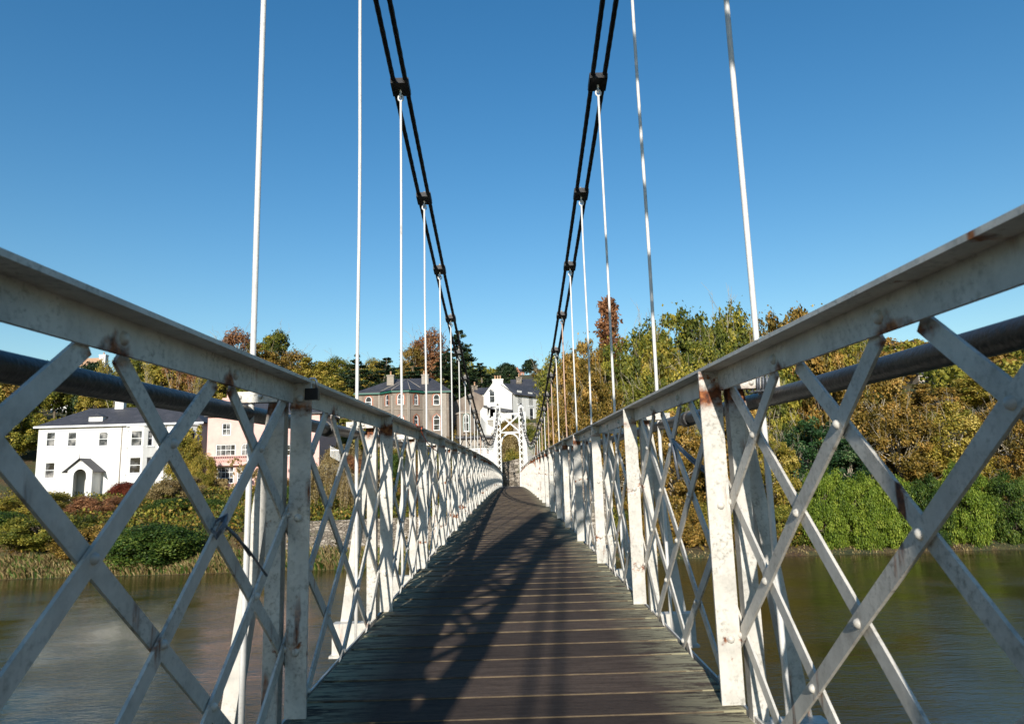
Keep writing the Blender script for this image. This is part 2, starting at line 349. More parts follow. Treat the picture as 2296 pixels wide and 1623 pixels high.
def cedar(name,nl=15,leaf=.2,per=110,cone=.35):
    cs=[];ts=[];segs=[(np.zeros(3),np.array([.1,0,11.4]),.34,.05)]; ns=[]
    for l in range(nl):
        z=1.6+10.0*l/(nl-1); fr=(z-1.6)/10.0
        Rr=(4.2*(1-fr)**.75+ .5)*rng.uniform(.75,1.15)
        nb=int(rng.integers(5,9)*(1-.45*fr))+2
        for b in range(nb):
            an=rng.uniform(0,6.28); ln=Rr*rng.uniform(.6,1.15); dr=np.array([math.cos(an),math.sin(an),rng.uniform(.0,.30)])
            p=np.array([0,0,z-.3]); q=p+dr*ln; segs.append((p,q,.07*(1-fr*.6),.02)); tn=rng.normal(.5,.17)
            m=int(per*ln/3)+20; s=rng.uniform(.25,1,m)**.7; w=(.16+.28*s)*ln*.45
            c=p+dr*ln*s[:,None]+np.stack([rng.normal(size=m)*w*.8,rng.normal(size=m)*w*.8,rng.normal(size=m)*.10+.12-.25*(s-.5)**2],1)
            cs.append(c); ts.append(tn+rng.normal(0,.14,m))
    c=np.concatenate(cs); nr=np.zeros_like(c); nr[:,2]=.8
    return (branchmesh(name+'_trunk',segs,M['bark']),leafmesh(name+'_crown',c,leaf,np.concatenate(ts),nr,2.2,.1))
def feather(name):
    cs=[];ts=[];segs=[(np.zeros(3),np.array([.05,0,11.9]),.25,.03)]
    for k in range(190):
        z=rng.uniform(1.5,11.8); fr=z/12; Rr=(3.0*(1-fr)**.8+.25)*rng.uniform(.6,1.2); an=rng.uniform(0,6.28)
        dr=np.array([math.cos(an),math.sin(an),.45]); p=np.array([0,0,z-.4]); q=p+dr*Rr; segs.append((p,q,.035,.01))
        m=42; s=rng.uniform(.15,1,m); c=p+dr*Rr*s[:,None]+rng.normal(size=(m,3))*np.array([.22,.22,.16]); cs.append(c); ts.append(rng.normal(.5,.15)+rng.normal(0,.12,m))
    return (branchmesh(name+'_trunk',segs,M['bark']),leafmesh(name+'_crown',np.concatenate(cs),.17,np.concatenate(ts),None,2.2))
def weeping(name):
    cs=[];ts=[];segs=[(np.zeros(3),np.array([0,0,6.]),.25,.12)]
    for k in range(150):
        an=rng.uniform(0,6.28); r0=rng.uniform(.3,1)**.6*4.3; z0=11.2-.22*r0**1.6+rng.uniform(-.9,.3); ln=rng.uniform(2.5,8.0); ln=min(ln,z0-.3)
        p=np.array([0,0,6+rng.uniform(0,3)]); q=np.array([math.cos(an)*r0,math.sin(an)*r0,z0]); segs.append((p,q,.06,.02)); e=q+np.array([math.cos(an)*.5,math.sin(an)*.5,-ln]); segs.append((q,e,.015,.008))
        m=int(ln*13); s=rng.uniform(0,1,m); c=q+(e-q)*s[:,None]+rng.normal(size=(m,3))*.13; cs.append(c); ts.append(rng.normal(.55,.17)+rng.normal(0,.14,m))
    return (branchmesh(name+'_trunk',segs,M['palebark']),leafmesh(name+'_crown',np.concatenate(cs),.16,np.concatenate(ts),None,2.6,1.2))
T={}
T['broadA']=broad('broadA',105,135,.24)
T['broadB']=broad('broadB',120,120,.23,cz=6.8,rx=4.8,rz=4.9,cr=1.0)
T['broadC']=broad('broadC',95,120,.22,cz=7.2,rx=3.6,rz=4.7,cr=.95,twigs=30,bark='palebark')
T['thin']=broad('thin',110,90,.19,cz=7.0,rx=3.9,rz=4.8,cr=1.05,twigs=60,bark='palebark')
T['skirt']=broad('skirt',190,170,.175,cz=5.4,rx=4.9,rz=6.2,cr=1.05,twigs=80,bark='palebark')   # foliage to the ground
T['skirtB']=broad('skirtB',190,150,.17,cz=5.3,rx=5.4,rz=6.3,cr=.9,twigs=110,bark='palebark')
T['shrub']=broad('shrub',150,230,.21,cz=5.0,rx=6.2,rz=6.0,cr=1.6,trunk_r=.2)
T['shrubB']=broad('shrubB',130,200,.22,cz=5.2,rx=6.6,rz=6.0,cr=1.5,trunk_r=.2,twigs=60)
T['ivy']=broad('ivy',170,230,.18,cz=5.4,rx=6.0,rz=6.0,cr=1.25,trunk_r=.2,droop=1.6)
T['bareA']=bare('bareA'); T['bareB']=bare('bareB',nleaf=500,spread=.45)
T['cedar']=cedar('cedar'); T['cedarB']=cedar('cedarB',11,.21,120); T['feather']=feather('feather'); T['weep']=weeping('weep')
WID={'broadA':8.6,'broadB':9.6,'broadC':7.6,'thin':8.2,'skirt':9.8,'skirtB':10.6,'shrub':12.5,'shrubB':13,'ivy':12,'bareA':9,'bareB':8,'cedar':8.6,'cedarB':8.6,'feather':3.9,'weep':9.5}
# ------------------------------------------------------------------ terrain
PROF=[(-400,3),(-60,1.5),(-12,0.6),(-4,-.3),(-2.2,-3.4),(-.5,-5.6),(3,-7),(43,-7),(46.4,-5.5),(47.6,-4.8),(50,-4.4),(51.6,-4.2),(52.6,-2.9),(58,-2.5),(66,-1.9),(74,-1.2),(82,-.6),(88,.9),(95,2.8),(104,5.4),(112,8.6),(130,13.5),(160,19.5),(200,27),(250,36),(300,44),(360,48),(600,50)]
PX=np.array([p[0] for p in PROF]); PZ=np.array([p[1] for p in PROF])
def terr(x,y):
    z=float(np.interp(y,PX,PZ))
    if y>47: z+=(math.sin(x*.21+y*.13)*.35+math.sin(x*.07-y*.05)*.8)*min(1,(y-47)/25)
    if x>25 and y>60: z+=min(4,(x-25)*.10)*min(1,(y-60)/30)
    return z
def ground():
    xs=sorted(set(list(np.arange(-60,60.1,2.0))+list(np.arange(-420,421,24))+[-1200,1200])); ys=sorted(set([p[0] for p in PROF]+list(np.arange(46,66,1.0))+list(np.arange(66,130,3.5))+list(np.arange(130,360,12))+[-800,1500]))
    vs=[];fs=[]
    for y in ys:
        for x in xs: vs.append((x,y,terr(x,y)+(random.uniform(-.12,.12) if 48<y<120 else 0)))
    n=len(xs)
    for j in range(len(ys)-1):
        for i in range(n-1): fs.append((j*n+i,j*n+i+1,(j+1)*n+i+1,(j+1)*n+i))
    mb=MB(); mb.add(vs,fs,True); return mb.build('ground',M['ground'])
random.seed(3)
tag(ground(),'grassy leaf-strewn river banks and hillside',None,None,'structure')
mb=MB(); mb.add([(-600,-4,-5),(600,-4,-5),(600,50,-5),(-600,50,-5)],[(0,1,2,3)]); tag(mb.build('water',M['water']),'dark green-brown rippled river water',None,None,'structure')
# ------------------------------------------------------------------ the bridge
BR=empty('suspension_bridge',(0,Y0,0),'white iron lattice suspension footbridge with plank deck and black cables across the river','bridge')
Mi=Matrix.Translation((0,-Y0,0))
def under(o):  # bridge parts are written in world metres
    o.parent=BR; o.location=(0,-Y0,0); return o
ys_c=[Y0-.3+i*.762 for i in range(int((Y1-Y0+.6)/.762)+2)]
# deck: separate planks
mb=MB(); me2=MB(); tones=[]; random.seed(11)
y=Y0-.5
while y<Y1+.5:
    w=random.uniform(.19,.225); z=dk(y+w/2); tz=random.uniform(-.0005,.0010); dx=random.uniform(-.006,.006); sk=random.uniform(-.0015,.0015)
    a=y+.0012; b=y+w-.0012
    mb.hexa([(-.665+dx,a,z-.04),(.665+dx,a,z-.04),(.665+dx,b,z-.04),(-.665+dx,b,z-.04),(-.665+dx,a,z+tz+sk),(.665+dx,a,z+tz-sk),(.665+dx,b,z-.001),(-.665+dx,b,z-.001)])
    tones+= [random.random()]*6
    # thin worn nosing strip on each plank's near edge, tan painting the sunlit face
    t0=z+tz+.001; nh=random.uniform(-.0028,.0006); nh2=nh+random.uniform(-.0008,.0008); me2.hexa([(-.60+dx,a-.001,t0-.012),(.60+dx,a-.001,t0-.012),(.60+dx,a+.004,t0-.012),(-.60+dx,a+.004,t0-.012),(-.60+dx,a-.001,t0+nh),(.60+dx,a-.001,t0+nh2),(.60+dx,a+.004,t0+nh2),(-.60+dx,a+.004,t0+nh)])
    y+=w
dk_o=mb.build('deck',M['deck']); under(dk_o)
ta=dk_o.data.attributes.new('tone','FLOAT','FACE'); ta.data.foreach_set('value',tones)
o=me2.build('plank_edge',M['plankedge'],dk_o)
# cross beams and side stringers
for i in range(-2,31):
    mb=MB(); yy=YP+i*S; z=dk(yy); mb.box(-.92,.92,yy-.035,yy+.035,z-.196,z-.047)
    mb.box(-.93,.93,yy-.055,yy+.055,z-.208,z-.196)
    under(mb.build('cross_beam',M['paint']))
BW=.038
def parapet(sg):
    e=bpy.data.objects.new('parapet',None); link(e); under(e)
    # top rail (flange + vertical web)
    mb=MB(); NC=len(ys_c)
    def strip(x0,x1,h0,h1):
        vs=[];fs=[]
        for yy in ys_c:
            z=dk(yy); vs+=[(sg*x0,yy,z+h0),(sg*x1,yy,z+h0),(sg*x1,yy,z+h1),(sg*x0,yy,z+h1)]
        for i in range(NC-1):
            for k in range(4): k2=(k+1)%4; fs.append((i*4+k,i*4+k2,(i+1)*4+k2,(i+1)*4+k))
        fs+=[(0,1,2,3),tuple((NC-1)*4+k for k in (3,2,1,0))]
        mb.add(vs,fs)
    strip(.622,.712,1.002,1.012); strip(.676,.685,.938,1.002)
    for i in range(-2,30):
        for j in range(3):
            yy=YP+i*S+j*.508+ .0; mb.dome((sg*.676,yy+.03,dk(yy)+.968),(-sg,0,0),.014,.010)
    o=mb.build('top_rail',M['paint'],e)
    # lattice
    mb=MB(); random.seed(20+sg)
    c=.254; hh=.197; nmin=int((Y0-YP)/c)-1; nmax=int((Y1-YP)/c)+1
    for n in range(nmin-6,nmax+1):
        for dr in (1,-1):
            # bar starting low at m=-.3 ; node parity n+m odd at m=0 -> n odd
            if n%2==0: continue
            inner=(dr==1)==(sg==-1)
            x=.690 if inner else .700
            pts=[]
            for m in (-.3,0,1,2,3,4,4.78):
                yy=YP+(n+dr*m)*c; jit=random.gauss(0,.0025) if 0<m<4.5 else 0
                if sg==1 and not inner and n==5 and 1<=m<=3: jit+={1:-.03,2:-.055,3:-.035}[m]
                pts.append((yy+jit,m*hh+dk(yy)))
            if pts[0][0]<Y0-.02 or pts[0][0]>Y1+.02 or pts[-1][0]<Y0-.02 or pts[-1][0]>Y1+.02:
                pts=[p for p in pts if Y0-.02<=p[0]<=Y1+.02]
                if len(pts)<2: continue
            vs=[];fs=[]
            for k,(yy,zz) in enumerate(pts):
                a=Vector(pts[max(k-1,0)]);b=Vector(pts[min(k+1,len(pts)-1)]); d=(b-a).normalized(); nn=Vector((-d.y,d.x))*BW/2
                q=Vector((yy,zz)); 
                for (ss,xx) in ((-1,x-.0035),(1,x-.0035),(1,x+.0035),(-1,x+.0035)):
                    w=q+nn*ss; vs.append((sg*xx,w.x,w.y))
            L_=len(pts)
            for k in range(L_-1):
                for t in range(4): t2=(t+1)%4; fs.append((k*4+t,k*4+t2,(k+1)*4+t2,(k+1)*4+t))
            fs+=[(0,1,2,3),tuple((L_-1)*4+k for k in (3,2,1,0))]
            mb.add(vs,fs)
    for n in range(nmin,nmax+1):
        yy=YP+n*c
        if yy<Y0 or yy>Y1: continue
        for m in range(5):
            if (n+m)%2: mb.dome((sg*.6865,yy,m*hh+dk(yy)),(-sg,0,0),.0108,.0095,9 if yy<12 else 6)
    mb.build('lattice',M['paint'],e)
    # bottom chord
    mb=MB(); strip_=strip
    def strip2(x0,x1,h0,h1): strip(x0,x1,h0,h1)
    strip2(.706,.714,-.13,-.03); mb.build('bottom_chord',M['paint'],e)
    for i in range(-2,31):
        yy=YP+i*S; z=dk(yy); j=random.uniform(-.004,.004)
        mb=MB()
        mb.box(min(sg*(.619+j),sg*.684),max(sg*(.619+j),sg*.684),yy-.004,yy+.005,z,z+1.0015)        # plate facing the walker
        mb.box(min(sg*.678,sg*.6855),max(sg*.678,sg*.6855),yy+.005,yy+.045,z,z+.9375)
        mb.box(min(sg*.7045,sg*.712),max(sg*.7045,sg*.712),yy-.005,yy+.040,z-.10,z+1.001)
        mb.box(min(sg*.712,sg*.752),max(sg*.712,sg*.752),yy-.005,yy+.003,z-.10,z+1.001)
        for h in (.197,.591,.96): mb.dome((sg*.655,yy-.004,z+h-.01),(0,-1,0),.013,.010,8)
        mb.build('post',M['paint'],e)
        mb=MB()
        a=Vector((sg*.738,yy+.030,z+.975)); b=Vector((sg*.882,yy+.030,z-.15)); 
        mb.bar(a,b,.046,.008,(0,1,0)); mb.bar(a+Vector((-sg*.018,.027,0)),b+Vector((-sg*.018,.027,0)),.008,.046,(0,1,0))
        mb.build('brace',M['paint'],e)
        # outrigger arm carrying the pipe
        mb=MB(); mb.box(min(sg*.7125,sg*.855),max(sg*.7125,sg*.855),yy-.05,yy-.014,z+.938,z+.972)
        mb.dome((sg*.83,yy-.05,z+.955),(0,-1,0),.009,.008,7); mb.dome((sg*.765,yy-.05,z+.955),(0,-1,0),.009,.008,7)
        mb.build('pipe_bracket',M['paint'],e)
    return e
for sg in (-1,1): parapet(sg)
# pipes slung outside the parapets (they rest in the brackets)
def pipe(sg):
    mb=MB(); pts=[(sg*.815,Y0-.4+i*.8,dk(Y0-.4+i*.8)+.908+math.sin(i*1.3)*.003) for i in range(int((Y1-Y0+1)/.8)+1)]
    mb.tube(pts,.026,14)
    for yy in (YP+.9,YP+1.45+2*S,YP+9.2,YP+21): mb.tube([(sg*.815,yy,dk(yy)+.908),(sg*.815,yy+.09,dk(yy)+.908)],.034,14)
    return mb.build('service_pipe',M['pipe'])
tag(pipe(-1),'grey metal pipe running outside the left parapet below its rail','pipe')
tag(pipe(1),'grey metal pipe running outside the right parapet below its rail','pipe')
# cables
HM=1.85; AC=.0060; YM=(Y0+Y1)/2
def ch(y): return HM+AC*(y-YM)**2
CE=ch(Y0)
def cable(sg):
    e=bpy.data.objects.new('main_cable',None); link(e); under(e)
    for dx in (-.048,.048):
        pts=[]
        y=Y0; 
        while y<Y1:
            pts.append((sg*.80+dx,y,ch(y))); y+=.022
        pts.append((sg*.80+dx,Y1,ch(Y1)))
        mb=MB(); mb.tube(pts,.0185,12,True,True,lobes=6,twist=.75,lob=.10)
        # back stays down to the anchors on both banks
        for (ya,yb) in ((Y0,-9.5),(Y1,Y1+8.5)):
            mb.tube([(sg*.80+dx,ya,CE),(sg*.80+dx,yb,-.4 if yb<0 else .6)],.0165,8)
        mb.build('cable_strand',M['cable'],e)
    return e
cb={s:cable(s) for s in (-1,1)}
def clampmesh():
    mb=MB(); t=.0
    # black cast clamp around both strands (local: y along the cable)
    mb.box(-.072,.072,-.075,.075,-.028,.024)
    mb.tube([(-.048,-.085,0),(-.048,.085,0)],.026,10); mb.tube([(.048,-.085,0),(.048,.085,0)],.026,10)
    a=mb
    b=MB(); b.box(-.036,.036,-.022,.022,.024,.034); b.tube([(0,0,.03),(0,0,.054)],.020,6); b.tube([(0,0,.05),(0,0,.078)],.010,6)
    b.box(-.06,-.034,-.014,.014,.024,.030); b.box(.034,.06,-.014,.014,.024,.030)
    return a,b
ca,cbm=clampmesh(); cl_me=None
hang_root=None
rust={1:(5,7,8,10,13),-1:(11,15)}
bent={1:2,-1:1}
def rodmesh(htop,hb,rnd,kink):
    mb=MB(); pts=[];n=14
    for k in range(n+1):
        f=k/n; z=hb+(htop-.035-hb)*f; w=kink*math.sin(f*9+rnd)*math.sin(math.pi*f)
        pts.append((w,w*.5,z))
    mb.tube(pts,.0092,10)
    cz=htop-.004  # forged eye
    ep=[(math.sin(t)*.020,.0,cz-math.cos(t)*.026) for t in [i*2*math.pi/14 for i in range(15)]]
    mb.tube(ep,.0072,7,cap=False)
    return mb
for sg in (-1,1):
    random.seed(40+sg)
    for i in range(-1,30):
        yy=YP-.03+i*S; h=ch(yy); sl=math.atan(2*AC*(yy-YM))
        c=bpy.data.objects.get('cable_clamp')
        if cl_me is None:
            c=ca.build('cable_clamp',M['clamp'],cb[sg]); b=cbm.build('clamp_bolt',M['bolt'],c); cl_me=(c.data,b.data)
        else:
            c=bpy.data.objects.new('cable_clamp',cl_me[0]); link(c,cb[sg]); b=bpy.data.objects.new('clamp_bolt',cl_me[1]); link(b,c)
        c.location=(sg*.80,yy,h); c.rotation_euler=(sl,0,0)
        eye=h-.095
        m=M['rodrust'] if i in rust[sg] else M['rodpaint']
        o=rodmesh(eye,dk(yy)-.16,random.uniform(0,6),random.choice([.001,.002,.004])).build('hanger_rod',m); under(o); o.location=(sg*.80,yy-Y0,0)
        if i in rust[sg]: o['label']='rust-brown hanger rod'
        mb=MB(); mb.tube([(0,0,h-.02),(0,0,h-.062)],.0085,8); mb.tube([(math.sin(t)*.002,math.sin(t)*.020,h-.080+math.cos(t)*.020) for t in [k*2*math.pi/12 for k in range(13)]],.0065,7,cap=False)
        mb.build('hook',M['rodpaint'],o)
# towers
def tower(Y):
    e=bpy.data.objects.new('tower',None); link(e); under(e)
    zt=5.28
    def leg(sg):
        mb=MB(); xc0,xc1=.785,.79; w0,w1=.185,.165; zb=-1.2
        def cor(f,a,b): xc=xc0+(xc1-xc0)*f; w=w0+(w1-w0)*f; return Vector((sg*(xc+sg*a*w),Y+b*(.20-.03*f),zb+(zt-zb)*f))
        for a in (-1,1):
            for b in (-1,1):
                p,q=cor(0,a,b),cor(1,a,b)
                mb.bar(p-Vector((a*.032,0,0)),q-Vector((a*.032,0,0)),.064,.008,(0,1,0)); mb.bar(p-Vector((0,b*.036,0)),q-Vector((0,b*.036,0)),.064,.008,(1,0,0))
        # outer stiffening plate of the leg, widened to shade the nearest left uprights
        for b in (-1,1):
            mb.hexa([(sg*(xc0+w0+.004),Y+b*.20-.005,zb),(sg*(xc0+w0+.225),Y+b*.20-.005,zb),(sg*(xc0+w0+.225),Y+b*.20+.005,zb),(sg*(xc0+w0+.004),Y+b*.20+.005,zb),(sg*(xc1+w1+.004),Y+b*.17-.005,zt-.25),(sg*(xc1+w1+.14),Y+b*.17-.005,zt-.25),(sg*(xc1+w1+.14),Y+b*.17+.005,zt-.25),(sg*(xc1+w1+.004),Y+b*.17+.005,zt-.25)])
        nz=16
        for k in range(nz):
            for b in (-1,1):
                sh=0
                f0,f1=(k+sh)/nz,min((k+1+sh)/nz,1)
                o_=Vector((0,b*.008,0))
                mb.bar(cor(f0,-1,b)+o_,cor(f1,1,b)+o_,.040,.006,(0,1,0)); mb.bar(cor(f0,1,b)-o_,cor(f1,-1,b)-o_,.040,.006,(0,1,0))
            f0,f1=k/nz,(k+1)/nz
            for a in (-1,1):
                o_=Vector((a*.008,0,0))
                mb.bar(cor(f0,a,-1)+o_,cor(f1,a,1)+o_,.034,.006,(1,0,0)); mb.bar(cor(f0,a,1)-o_,cor(f1,a,-1)-o_,.034,.006,(1,0,0))
        mb.box(sg*.80-.20,sg*.80+.20,Y-.20,Y+.20,zt,zt+.035)
        # base shoe
        mb.box(sg*.815-.25,sg*.815+.25,Y-.24,Y+.24,-1.35,-1.15)
        l=mb.build('leg',M['towerpaint'],e)
        mb=MB(); x=sg*.8
        mb.add([(x-.19,Y-.18,zt+.035),(x+.19,Y-.18,zt+.035),(x+.19,Y+.18,zt+.035),(x-.19,Y+.18,zt+.035),(x-.05,Y-.05,zt+.22),(x+.05,Y-.05,zt+.22),(x+.05,Y+.05,zt+.22),(x-.05,Y+.05,zt+.22)],[(0,3,2,1),(4,5,6,7),(0,1,5,4),(1,2,6,5),(2,3,7,6),(3,0,4,7)])
        mb.lathe((x,Y,zt+.22),[(.05,0),(.06,.02),(.045,.04)])
        mb.build('cap',M['towerpaint'],l)
        mb=MB(); mb.lathe((x,Y,zt+.26),[(.04,0),(.072,.02),(.078,.05),(.06,.09),(.03,.11),(0,.115)]); mb.build('finial',M['iron'],l)
    leg(-1); leg(1)
    xi=.63
    for (z,hh) in ((4.93,.10),(3.66,.10)):
        mb=MB()
        for b in (-1,1): mb.box(-xi,xi,Y+b*.15-.005,Y+b*.15+.005,z-hh/2,z+hh/2); mb.box(-xi,xi,Y+b*.15-.03,Y+b*.15+.03,z+hh/2,z+hh/2+.008)
        mb.build('cross_beam',M['towerpaint'],e)
    mb=MB()
    for b in (-1,1):
        mb.bar((-xi,Y+b*.16,3.74),(xi,Y+b*.16,4.85),.085,.01,(0,1,0)); mb.bar((xi,Y+b*.14,3.74),(-xi,Y+b*.14,4.85),.085,.01,(0,1,0))
        mb.tube([(0,Y+b*.17,4.295),(0,Y+b*.13,4.295)],.11,12)
    mb.build('cross_brace',M['towerpaint'],e)
    mb=MB()
    for b in (-1,1):
        P=[(-.62*math.cos(t),3.03+.60*math.sin(t)) for t in [i*math.pi/20 for i in range(21)]]
        Q=[(x*.87,3.03+(z-3.03)*.85) for x,z in P]
        yy=Y+b*.15
        vs=[];fs=[]
        for (p,q) in zip(P,Q): vs+=[(p[0],yy-.006,p[1]),(q[0],yy-.006,q[1]),(q[0],yy+.006,q[1]),(p[0],yy+.006,p[1])]
        for i in range(20):
            for k in range(4): k2=(k+1)%4; fs.append((i*4+k,i*4+k2,(i+1)*4+k2,(i+1)*4+k))
        mb.add(vs,fs)
        for s_ in (-1,1): mb.bar((s_*.60,yy,3.05),(s_*.60,yy,2.75),.055,.012,(0,1,0))
    mb.build('arch',M['towerpaint'],e)
    mb=MB()
    for x in (-.18,.18): mb.lathe((x,Y,4.99),[(.045,0),(.03,.03),(.05,.06),(.06,.10),(.03,.14),(0,.145)])
    mb.build('beam_finial',M['iron'],e)
    return e
tower(Y0); tower(Y1)
# abutments, landing and stone walls at the far end
mb=MB(); mb.box(-1.6,6.5,Y1+.25,Y1+5.2,-6,-.03); mb.box(-1.6,-.55,Y1-.45,Y1+.25,-6,-1.36); mb.box(.55,1.6,Y1-.45,Y1+.25,-6,-1.36)
tag(mb.build('far_abutment',M['stone']),'rubble stone abutment carrying the far end of the bridge','abutment')
mb=MB(); mb.box(-2.2,2.2,-9,Y0-.5,-6,-.06); mb.box(-1.6,-.55,Y0-.5,Y0+.4,-6,-1.36); mb.box(.55,1.6,Y0-.5,Y0+.4,-6,-1.36)
tag(mb.build('near_abutment',M['stone']),'rubble stone abutment at the near end behind the viewer','abutment')
mb=MB(); mb.box(-.78,6.4,Y1+.5,Y1+4.2,-.028,-.012); tag(mb.build('path',M['path']),'gravel landing at the far end of the bridge',None,None,'structure')
yb=Y1+3.4
mb=MB()
mb.hexa([(-.9,yb,-.5),(6.4,yb,-.5),(6.4,yb+.45,-.5),(-.9,yb+.45,-.5),(-.9,yb,1.55),(6.4,yb,2.9),(6.4,yb+.45,2.9),(-.9,yb+.45,1.55)])
mb.hexa([(-.9,yb-.03,1.55),(6.43,yb-.03,2.9),(6.43,yb+.48,2.9),(-.9,yb+.48,1.55),(-.9,yb-.03,1.67),(6.43,yb-.03,3.02),(6.43,yb+.48,3.02),(-.9,yb+.48,1.67)])
tag(mb.build('stone_wall',M['stone']),'mossy rubble wall closing the far end of the bridge under the arch','wall')
mb=MB(); mb.box(-1.2,-.68,Y1+.3,yb+.45,-.5,1.62); mb.box(-1.22,-.66,Y1+.28,yb+.44,1.62,1.72)
tag(mb.build('stone_wall',M['stone']),'shaded side wall left of the landing beyond the far tower','wall')
# small things tied to the bridge
def rib(name,pts,r,mat,label,cat,seg=6,flat=None):
    mb=MB(); mb.tube(pts,r,seg); return tag(mb.build(name,mat),label,cat)
p=[(934,951),(936,957),(948,956),(943,964),(951,981),(958,992),(966,1000),(974,1008),(980,1011)]
pts=[]
for i,(a,b) in enumerate(p):
    v=onlat(a,b,-.612 if i<3 else -.618); pts.append(v)
rib('twine',pts,.004,M['twine'],'orange twine tied over the left rail and hanging along it','twine')
lx=onlat(713,868,-.600)
mb=MB(); w=.021
x,y,z=lx; x-=.018; mb.box(x-w,x+w,y-.011,y+.011,z-.040,z-.004)
lk=tag(mb.build('padlock',M['lock']),'black padlock hooked on the left rail beside the nearest left post','padlock')
mb=MB(); mb.tube([(x-.013,y,z-.01),(x-.013,y,z+.020),(x-.007,y,z+.029),(x+.007,y,z+.029),(x+.013,y,z+.020),(x+.013,y,z-.01)],.0034,8); mb.build('shackle',M['chrome'],lk)
def loop(c,r,ax,n=14,r2=None):
    return [(c[0]+ax*.0,c[1]+math.cos(t)*r,c[2]+math.sin(t)*(r2 or r)) for t in [i*2*math.pi/n for i in range(n+1)]]
c=onlat(487,1178,-.688)
mb=MB()
for q in range(3):
    a=Vector((c[0]+.012,c[1]-.03,c[2]-.028+q*.005)); mid=Vector((c[0]+.016,c[1],c[2]-.004+q*.005)); b=Vector((c[0]+.013,c[1]+.028,c[2]+.014+q*.005)); back=Vector((c[0]-.022,c[1],c[2]))
    mb.tube([back,a,mid,b,back],.0035,6)
for (e1,e2) in (((560,1245),(575,1262)),((598,1290),(612,1305))):
    p1=onlat(*e1,-.676); p2=onlat(*e2,-.68); mb.tube([(c[0]+.014,c[1]+.01,c[2]),((c[0]+p1[0])/2+.01,(c[1]+p1[1])/2,(c[2]+p1[2])/2+.008),p1],.0035,6)
tag(mb.build('wire_tie',M['tie']),'dark wire twisted round a crossing of the left lattice with two loose tails','wire')
c=onlat(1545,1030,.69)
mb=MB(); p0=onlat(1508,985,.683); p1=onlat(1580,1050,.70); p2=onlat(1522,1075,.70)
mb.tube([p0,((p0[0]+p1[0])/2,(p0[1]+p1[1])/2,(p0[2]+p1[2])/2-.006),p1],.006,6); mb.tube([(p0[0],p0[1]+.0,p0[2]-.01),((p0[0]+p1[0])/2,(p0[1]+p1[1])/2,(p0[2]+p1[2])/2-.018),(p1[0],p1[1],p1[2]-.014)],.005,6); mb.tube([(p0[0],p0[1],p0[2]-.02),p2],.007,6)
tag(mb.build('strap',M['tie']),'grey strap dangling from the right lattice between the two nearest right posts','strap')
mb=MB()
for q in range(6):
    yy=YP-.032+random.uniform(-.02,.02); xx=.80-.03+q*.008; zc=dk(YP)+.955
    mb.tube([(xx,yy-.028,zc-.025),(xx+.004,yy-.028,zc+.022),(xx+.006,yy+.02,zc+.03),(xx,yy+.026,zc-.02),(xx-.003,yy,zc-.03),(xx,yy-.028,zc-.025)],.0032,5)
mb.tube([(.80,YP-.05,dk(YP)+.99),(.765,YP-.1,dk(YP)+1.0),(.74,YP-.06,dk(YP)+.985)],.003,5)
tag(mb.build('wire_wrap',M['tie']),'grey wire wound round the nearest right hanger where it meets its bracket','wire')
# ------------------------------------------------------------------ houses
class W:  # a wall plane: origin, yaw; u along, d outward (towards the river at yaw 0), z up
    def __init__(s,o,yaw=0): s.o=Vector(o); s.u=Vector((math.cos(yaw),math.sin(yaw),0)); s.n=Vector((math.sin(yaw),-math.cos(yaw),0))
    def p(s,u,d,z): v=s.o+s.u*u+s.n*d; return (v.x,v.y,v.z+z)
def rect(u,z,w,h): return [(u-w/2,z),(u+w/2,z),(u+w/2,z+h),(u-w/2,z+h)]
def arch(u,z,w,h,rise=None,n=9):
    r=w/2 if rise is None else rise; pts=[(u-w/2,z),(u+w/2,z)]
    for i in range(n+1): t=math.pi*i/n; pts.append((u+w/2*math.cos(t),z+h-r+r*math.sin(t)))
    return pts
def ogee(u,z,w,h): 
    s=w/2; b=z+h-.75*w
    r=[(u-s,z),(u+s,z),(u+s,b),(u+s*.93,b+s*.45),(u+s*.6,b+s*.85),(u+s*.25,b+s*1.05),(u+s*.1,b+s*1.2),(u,b+s*1.5)]
    return r+[(2*u-a,c) for a,c in reversed(r[2:-1])]
def wallmb(mb,w,width,z0,z1,holes,depth=.16,top=None):
    outer=top if top else [(0,z0),(width,z0),(width,z1),(0,z1)]
    loops=[[Vector((a,b,0)) for a,b in outer]]+[[Vector((a,b,0)) for a,b in h] for h in holes]
    tr=tessellate_polygon(loops); flat=[v for l in loops for v in l]
    fs=[]
    for t in tr:
        a,b,c=[flat[i] for i in t]
        fs.append(t if (b-a).cross(c-a).z>0 else tuple(reversed(t)))
    mb.add([w.p(v.x,0,v.y) for v in flat],fs)
    for h in holes:
        n=len(h)
        for i in range(n):
            a=h[i];b=h[(i+1)%n]; mb.add([w.p(a[0],0,a[1]),w.p(b[0],0,b[1]),w.p(b[0],-depth,b[1]),w.p(a[0],-depth,a[1])],[(0,1,2,3)])
def scaled(h,t):
    us=[a for a,_ in h]; zs=[b for _,b in h]; cu=(min(us)+max(us))/2; cz=(min(zs)+max(zs))/2; wu=max(us)-min(us); wz=max(zs)-min(zs)
    return [(cu+(a-cu)*(wu-2*t)/wu, cz+(b-cz)*(wz-2*t)/wz) for a,b in h]
